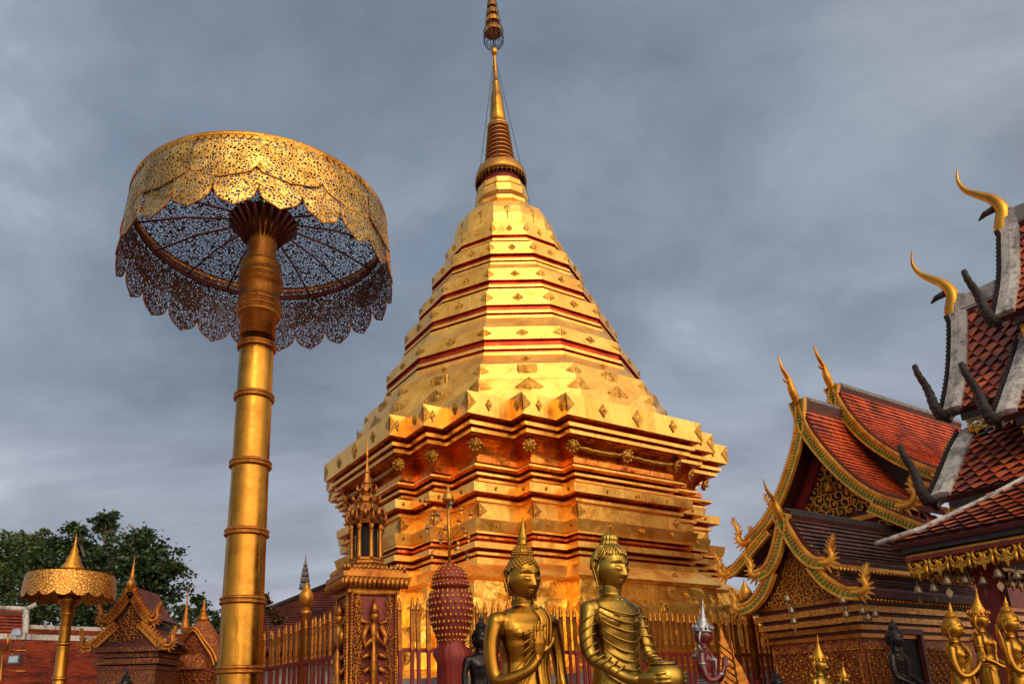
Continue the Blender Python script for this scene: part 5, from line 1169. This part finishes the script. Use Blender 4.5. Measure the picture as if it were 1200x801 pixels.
def gable_shrine(name, c, w_, h0, tip, label, tiers, body=M_DKCARVE):      # small pavilion seen square on
    c = Vector((c[0], c[1], 0)); g = thing(name, c, label, 'shrine'); F = frame(c, Vector((1, 0, 0)), Vector((0, 1, 0)))
    mb = MB(); mb.box(c + Vector((0, w_ * .5, (h0 - .32) / 2)), (w_ * .86, w_ * .9, h0 - .32), 0); mb.build('wall', body, g)
    mb = MB()
    for z, e_, h in ((h0 - .30, .02, .06), (h0 - .21, .06, .08), (h0 - .12, .02, .06), (h0 - .04, .09, .07)): mb.box(c + Vector((0, w_ * .5, z)), (w_ * .86 + 2 * e_, w_ * .9 + 2 * e_, h), 0)
    mb.build('cornice', M_DKCARVE, g)
    for P, t0 in tiers:
        for sg in (-1, 1):
            pr = halfprof(P, 0, 0, sg); mb = MB(); L = arc(pr)
            vs = [];
            for (x, z) in pr: vs += [F(x, t0, z), F(x, w_, z), F(x, t0, z - .06), F(x, w_, z - .06)]
            n = len(pr); mb.add(vs, [f for i in range(n - 1) for f in ((4 * i, 4 * i + 1, 4 * i + 5, 4 * i + 4), (4 * i + 2, 4 * i + 6, 4 * i + 7, 4 * i + 3), (4 * i, 4 * i + 4, 4 * i + 6, 4 * i + 2))]); mb.build('roof_slope', T_DKRED, g)
            mb = MB(); curve_band(mb, F, pr, t0 - .04, .11, .11, .05, 0); curve_band(mb, F, pr, t0 - .06, .03, .03, .06, 0, .015); fins(mb, F, pr, t0 - .04, .055, .055, 0, .02, .025, .2); beads(mb, F, pr, t0 - .075, .05, .014, -.055, 1)
            naga(mb, F, pr[-1][0], t0 - .04, pr[-1][1] - .04, sg * .8, .26, .045, 0, 0); mb.build('bargeboard', [G_OLD, M_BROWNRED], g)
    mb = MB(); P = tiers[-1][0]; top = tiers[0][0][0][1]; mb.plate([F(-P[-1][0], .05, h0), F(P[-1][0], .05, h0), F(P[0][0] + .02, .05, P[0][1]), F(.02, .05, top - .05), F(-.02, .05, top - .05), F(-P[0][0] - .02, .05, P[0][1])], (0, 1, 0), .04); mb.build('gable_board', M_DKRED, g)
    mb = MB(); G_ = lambda x, z, l: F(x, .02 - l, z); fill_scrolls(mb, G_, lambda x, z: z > h0 + .02 and abs(x) < (top - .12 - z) * .45, (-w_ / 2, w_ / 2, h0 + .04, top), .065, .010, 9, 0, None, 0); mb.build('gable_scrollwork', G_OLD, g)
    mb = MB(); chofa(mb, [F(0, -.05, top - .10), F(0, -.08, top + .02), F(0, -.05, top + .14), F(0, -.03, tip)], [.04, .06, .03, .003]); mb.build('finial_horn', G_OLD, g)
    return g
c = at(149, 757, 11.0); h0 = c.z
gable_shrine('gabled_shrine', c, .98, h0, at(152, 650, 11).z, 'small dark shrine with gold scaled bargeboards beside the small parasol',
    [([(0, at(150, 686, 11).z), (.10, at(150, 700, 11).z), (.24, at(150, 716, 11).z), (.36, at(150, 724, 11).z)], 0), ([(.20, at(150, 728, 11).z), (.36, at(150, 740, 11).z), (.52, at(150, 752, 11).z), (.60, at(150, 753, 11).z)], .03)])
c2 = at(226, 775, 12.5); T0 = at(228, 702, 12.5).z
rs = thing('carved_shrine', Vector((c2.x, c2.y, 0)), 'red-gold pointed shrine with arched niche left of the tall pole', 'shrine'); F2 = frame(c2, Vector((1, 0, 0)), Vector((0, 1, 0)))
mb = MB(); mb.box(F2(0, .35, c2.z / 2 - .05), (.7, .7, c2.z - .1), 0); mb.lathe([(.52, c2.z - .12), (.50, c2.z), (.44, c2.z + .16), (.30, c2.z + .42), (.20, c2.z + .58), (.12, c2.z + .68), (.09, c2.z + .72)], F2(0, .35, 0), 8, 0, False, pi / 8); mb.build('shrine_body', M_CARVE, rs)
mb = MB()
for r_ in (0, .05): mb.tube(smooth_path([F2(x * (1 - r_ * 2), -.10, z - r_) for x, z in ((-.44, c2.z - .05), (-.36, c2.z + .14), (-.2, c2.z + .34), (0, c2.z + .56), (.2, c2.z + .34), (.36, c2.z + .14), (.44, c2.z - .05))], 4), .035, 6)
fill_scrolls(mb, lambda x, z, l: F2(x, -.06 - l, z), lambda x, z: abs(x) < (c2.z + .5 - z) * .62, (-.4, .4, c2.z - .3, c2.z + .5), .075, .012, 4)
mb.plate([F2(-.36, -.05, c2.z - .3), F2(.36, -.05, c2.z - .3), F2(.36, -.05, c2.z + .1), F2(0, -.05, c2.z + .5), F2(-.36, -.05, c2.z + .1)], (0, 1, 0), .03, 1); mb.build('arched_gable', [G_OLD, M_RED], rs)
mb = MB(); mb.lathe([(.10, c2.z + .70), (.12, c2.z + .74), (.07, c2.z + .80), (.05, c2.z + .86), (.06, c2.z + .88), (.03, c2.z + .96), (.015, c2.z + 1.05), (.003, T0 + .06)], F2(0, .35, 0), 10); mb.build('spire', G_OLD, rs)
c3 = at(217, 735, 13.5); fs_ = thing('spire_post', Vector((c3.x, c3.y, 0)), 'thin golden spire post rising just left of the pointed shrine', 'post'); mb = MB(); z3 = c3.z; mb.lathe([(.06, 0), (.04, z3 - .2), (.05, z3 - .1), (.10, z3), (.07, z3 + .05), (.06, z3 + .14), (.03, z3 + .3), (.012, z3 + .5), (.002, z3 + .78)], fs_.location, 12); mb.build('spire', G_OLD, fs_)

# long tiled gallery roof behind
A = at(-60, 730, 16); Bp = at(258, 747, 19.6); zr = at(40, 734, 16.6).z; A.z = Bp.z = 0; dd = (Bp - A); LL = dd.length + 1.5; dd.normalize(); nn = Vector((dd.y, -dd.x, 0))
lg = thing('gallery_building', A, 'long low gallery with orange tiled roof and pale ridges behind the small parasol', 'gallery'); LF = frame(A, nn, dd)
tile_roof('roof_slope', lg, LF, [(0, zr), (.55, zr - .20)], 0, LL, .11, .10, (T_LONG, M_DKRED), pointed=False)
tile_roof('lower_roof_slope', lg, LF, [(.62, zr - .32), (1.8, zr - .85), (3.2, zr - 1.4)], 0, LL, .11, .10, (T_LONG, M_DKRED), pointed=False)
mb = MB(); mb.box(LF(0, LL / 2, zr + .03), (LL, .2, .10), math.atan2(dd.y, dd.x)); mb.box(LF(.58, LL / 2, zr - .24), (LL, .12, .12), math.atan2(dd.y, dd.x)); mb.build('ridge', M_WHITE, lg)
mb = MB(); mb.box(LF(-.95, LL / 2, (zr - .5) / 2), (LL, 3.2, zr - .5), math.atan2(dd.y, dd.x)); mb.build('wall', M_DKRED, lg)
zu = at(8, 709, 16).z
for k in range(1):
    tile_roof('upper_roof_slope', lg, LF, [(-.1, zu), (.45, zu - .55)], 0, 1.42, .11, .10, (T_LONG, M_DKRED), pointed=False)
    mb = MB(); mb.tube([LF(-.1, 1.42, zu + .05), LF(.2, 1.42, zu - .27), LF(.52, 1.40, zu - .62)], .07, 6); mb.tube(smooth_path([LF(-.1, 0, zu + .05), LF(-.1, 1.2, zu + .04), LF(-.1, 1.45, zu + .06), LF(-.1, 1.62, zu + .16)], 4), .06, 6); mb.build('verge', M_WHITE, lg)
    mb = MB(); mb.box(LF(-.2, .7, zu - .4), (1.36, .5, .7), math.atan2(dd.y, dd.x)); mb.build('upper_wall', M_DKRED, lg)
L1 = at(22, 745, 14.5); l1 = thing('floodlight', L1, 'pale box floodlight on a bracket above the orange roof', 'floodlight')
mb = MB(); mb.box(L1, (.26, .16, .13), .3); mb.build('housing', M_WHITE, l1); mb = MB(); mb.plate([L1 + Vector((x, -.10, z)) for x, z in ((-.10, .01), (.10, .01), (.07, .13), (-.07, .13))], (0, -1, .4), .02); mb.build('lens', M_GLASS, l1)
mb = MB()
for x in (-.1, .1): mb.tube([L1 + Vector((x, 0, -.05)), L1 + Vector((x, 0, -.30))], .012, 5)
mb.build('bracket', M_STEEL, l1)
L2 = at(18, 772, 14.2); l2 = thing('floodlight', L2, 'dark square floodlight hanging on a rusty pipe frame', 'floodlight'); mb = MB(); mb.box(L2, (.22, .12, .17), 0); mb.build('housing', M_HULL, l2); mb = MB(); mb.box(L2 + Vector((0, -.065, 0)), (.17, .01, .12), 0); mb.build('lens', M_GLASS, l2)
pf = thing('pipe_frame', at(3, 800, 14.0), 'rusty brown pipe frame at the left photo edge', 'frame'); mb = MB(); q = lambda x, y: at(x, y, 14.25)
for a, b in (((3, 758), (-2, 840)), ((0, 760), (32, 762)), ((2, 785), (30, 786)), ((10, 742), (8, 762)), ((14, 764), (15, 771))): mb.tube([q(*a), q(*b)], .016, 6)
mb.build('pipes', G_POLE, pf)

# tiled roof seen past the left fence, and a far white finial
A = at(397, 682, 15.2); hz_ = A.z; O = Vector((A.x - 2.6, A.y, 0)); RF = frame(O, Vector((.15, -1, 0)).normalized(), Vector((1, .15, 0)).normalized())
rb = thing('side_gallery', O, 'dark red tiled roof sloping down behind the picket fence left of the lantern pillar', 'gallery')
tile_roof('roof_slope', rb, RF, [(0, hz_), (.8, hz_ - .62), (2.0, hz_ - 1.5)], .1, 2.62, .10, .09, (T_DKRED, M_DKRED), cut=lambda d, t_: t_ > 2.3 - 2.6 * d, pointed=False)
mb = MB(); mb.add([RF(0, 2.62, hz_ - .03), RF(0, 2.3, hz_ - .03), RF(2.0, -.3, hz_ - 1.53), RF(2.0, 2.62, hz_ - 1.53)], [(0, 1, 2, 3)]); mb.add([RF(0, 2.62, hz_ - .12), RF(0, 2.3, hz_ - .12), RF(2.0, -.3, hz_ - 1.62), RF(2.0, 2.62, hz_ - 1.62)], [(0, 1, 2, 3)]); mb.build('roof_board', M_DKRED, rb)
mb = MB(); mb.tube([RF(-.02, 2.4, hz_ + .05), RF(.8, 1.25, hz_ - .57), RF(2.0, -.3, hz_ - 1.46)], .05, 6); mb.build('hip_ridge', M_BLACK, rb)
mb = MB(); pr = [(0, hz_ + .02), (.8, hz_ - .60), (2.0, hz_ - 1.48)]; curve_band(mb, RF, pr, 2.66, .16, .16, .05); beads(mb, RF, pr, 2.70, .09, .03, -.06, 1); mb.build('bargeboard', [M_BLACK, G_LEAF], rb)
mb = MB(); mb.plate([RF(.15, 2.60, hz_ - .3), RF(1.9, 2.60, hz_ - 1.6), RF(1.9, 2.60, 0), RF(.1, 2.60, 0)], RF(0, 1, 0) - RF(0, 0, 0), .1); mb.box(RF(.6, 1.5, (hz_ - 1.7) / 2), (2.0, 2.0, hz_ - 1.7), .15); mb.build('gable_wall', M_WHITE, rb)
A = at(357, 690, 22); fp = thing('tiered_finial', Vector((A.x, A.y, 0)), 'distant grey tiered parasol finial standing above the side roof', 'finial'); mb = MB(); mb.tube([fp.location, Vector((A.x, A.y, A.z + .9))], .03, 6)
for z, r_, h in ((0, .17, .16), (.20, .14, .15), (.38, .115, .13), (.54, .09, .11), (.68, .06, .09)): mb.lathe([(r_, A.z + z), (r_ * .95, A.z + z + h), (r_ * .5, A.z + z + h + .02)], fp.location, 14)
mb.lathe([(.03, A.z + .8), (.015, A.z + .95), (.002, A.z + 1.1)], fp.location, 8); mb.build('tiers', M_STONE, fp)

# ------------------------------------------------------------------ trees
def leafmat(name, c1, c2, c3):
    t = NT(name); g = t.new('ShaderNodeNewGeometry').outputs['Random Per Island']
    t.set(base=t.ramp(g, [(0, c1), (.5, c2), (1, c3)]), rough=.5); tr = t.new('ShaderNodeBsdfTranslucent', {0: c2 + (1,)}); mx = t.new('ShaderNodeMixShader', {0: .25}); t.l.new(t.b.outputs[0], mx.inputs[1]); t.l.new(tr.outputs[0], mx.inputs[2]); t.l.new(mx.outputs[0], t.o.inputs[0]); return t.m
LEAF_A = leafmat('dark_leaf', (.012, .030, .008), (.028, .065, .014), (.06, .11, .025)); LEAF_B = leafmat('mid_leaf', (.02, .045, .010), (.045, .09, .02), (.085, .14, .035)); LEAF_C = leafmat('reddish_leaf', (.05, .04, .01), (.12, .035, .01), (.05, .09, .02))
def tree(base, blobs, label, mat, lsize=.17, dens=260, seed=1, tr_=.28, name='broadleaf_tree'):
    rnd = random.Random(seed); base = Vector((base[0], base[1], 0)); t_ = thing(name, base, label, 'tree' if tr_ > .05 else 'shrub')
    cen = sum((Vector(b[0]) for b in blobs), Vector()) / len(blobs); fork = Vector((lerp(base.x, cen.x, .5), base.y, cen.z * .5)); mb = MB()
    mb.tube(smooth_path([base, base.lerp(fork, .5) + Vector((.1, 0, 0)), fork, fork.lerp(cen, .6)], 4), [tr_ * (1 - .05 * i) for i in range(13)], 9)
    for c_, r_ in blobs:
        c_ = Vector(c_); m_ = fork.lerp(c_, .5) + Vector((rnd.uniform(-.3, .3), 0, .2)) * r_; mb.tube(smooth_path([fork, m_, c_], 4), [tr_ * .42 * (1 - .09 * i) for i in range(9)], 6)
        for k in range(6):
            d = Vector((rnd.gauss(0, 1), rnd.gauss(0, 1), rnd.gauss(.2, .8))).normalized(); mb.tube([m_.lerp(c_, .6), c_ + d * r_ * .45, c_ + d * r_ * .9 + UP * r_ * .1], [tr_ * .16, tr_ * .10, tr_ * .03], 5)
    mb.build('trunk', M_BARK, t_); mb = MB()
    for c_, r_ in blobs:
        c_ = Vector(c_); nc = max(6, int(34 * (r_ / (lsize * 6)) ** 1.6))
        for q in range(nc):
            d = Vector((rnd.gauss(0, 1), rnd.gauss(0, 1), rnd.gauss(0, 1))).normalized() * rnd.random() ** .4; cc = c_ + Vector((d.x, d.y, d.z * .85)) * r_; cr = r_ * rnd.uniform(.16, .32) + lsize * .4
            for k in range(int(dens * .16 + rnd.random() * dens * .08)):
                p = cc + Vector((rnd.gauss(0, .5), rnd.gauss(0, .5), rnd.gauss(0, .36))) * cr
                a = Vector((rnd.gauss(0, 1), rnd.gauss(0, 1), rnd.gauss(-.25, .45))).normalized() * lsize * rnd.uniform(.7, 1.2); b = a.cross(Vector((rnd.gauss(0, 1), rnd.gauss(0, 1), rnd.gauss(0, 1)))).normalized() * lsize * .30
                mb.add([p, p + a * .5 + b, p + a, p + a * .5 - b], [(0, 1, 2, 3)])
    mb.build('crown', mat, t_, fix=False); return t_
def B(px, py, rp, Y): return (at(px, py, Y), rp * Y / 864 * 1.05)
tree(at(150, 780, 25), [B(150, 655, 42, 25), B(105, 650, 36, 25.5), B(185, 690, 36, 25), B(120, 612, 15, 25), B(88, 618, 12, 25), B(165, 628, 20, 25), B(195, 660, 22, 24.5), B(60, 668, 30, 26), B(140, 700, 40, 24.5), B(200, 725, 24, 24.5), B(100, 720, 36, 25), B(130, 607, 9, 25), B(76, 690, 40, 25.5), B(78, 650, 30, 25.8), B(170, 660, 34, 25)], 'tall dark evergreen with pale limbs behind the gold shrine', LEAF_A, seed=3)
tree(at(20, 780, 27), [B(30, 650, 28, 27), B(5, 680, 36, 27), B(50, 690, 34, 26.5), B(14, 632, 14, 27), B(45, 628, 11, 27), B(-30, 660, 34, 27), B(15, 720, 36, 26), B(-10, 640, 16, 27)], 'dark green tree at the left photo edge behind the orange roof', LEAF_B, seed=5)
tree(at(245, 790, 28), [B(240, 716, 13, 28), B(252, 735, 14, 28), B(232, 704, 7, 28), B(262, 722, 9, 28)], 'low small-leaved tree between the pointed shrine and the tall pole', LEAF_A, seed=8, lsize=.15, tr_=.14)
tree(at(320, 790, 12.5), [B(318, 715, 8, 12.5), B(312, 702, 5, 12.5), B(326, 726, 6, 12.5)], 'slender red-tipped shrub just right of the tall pole', LEAF_C, seed=9, lsize=.07, tr_=.03, name='leafy_shrub')
for o in sc.objects:
    if o.type == 'MESH' and not o.data.materials: print('no material', o.name)
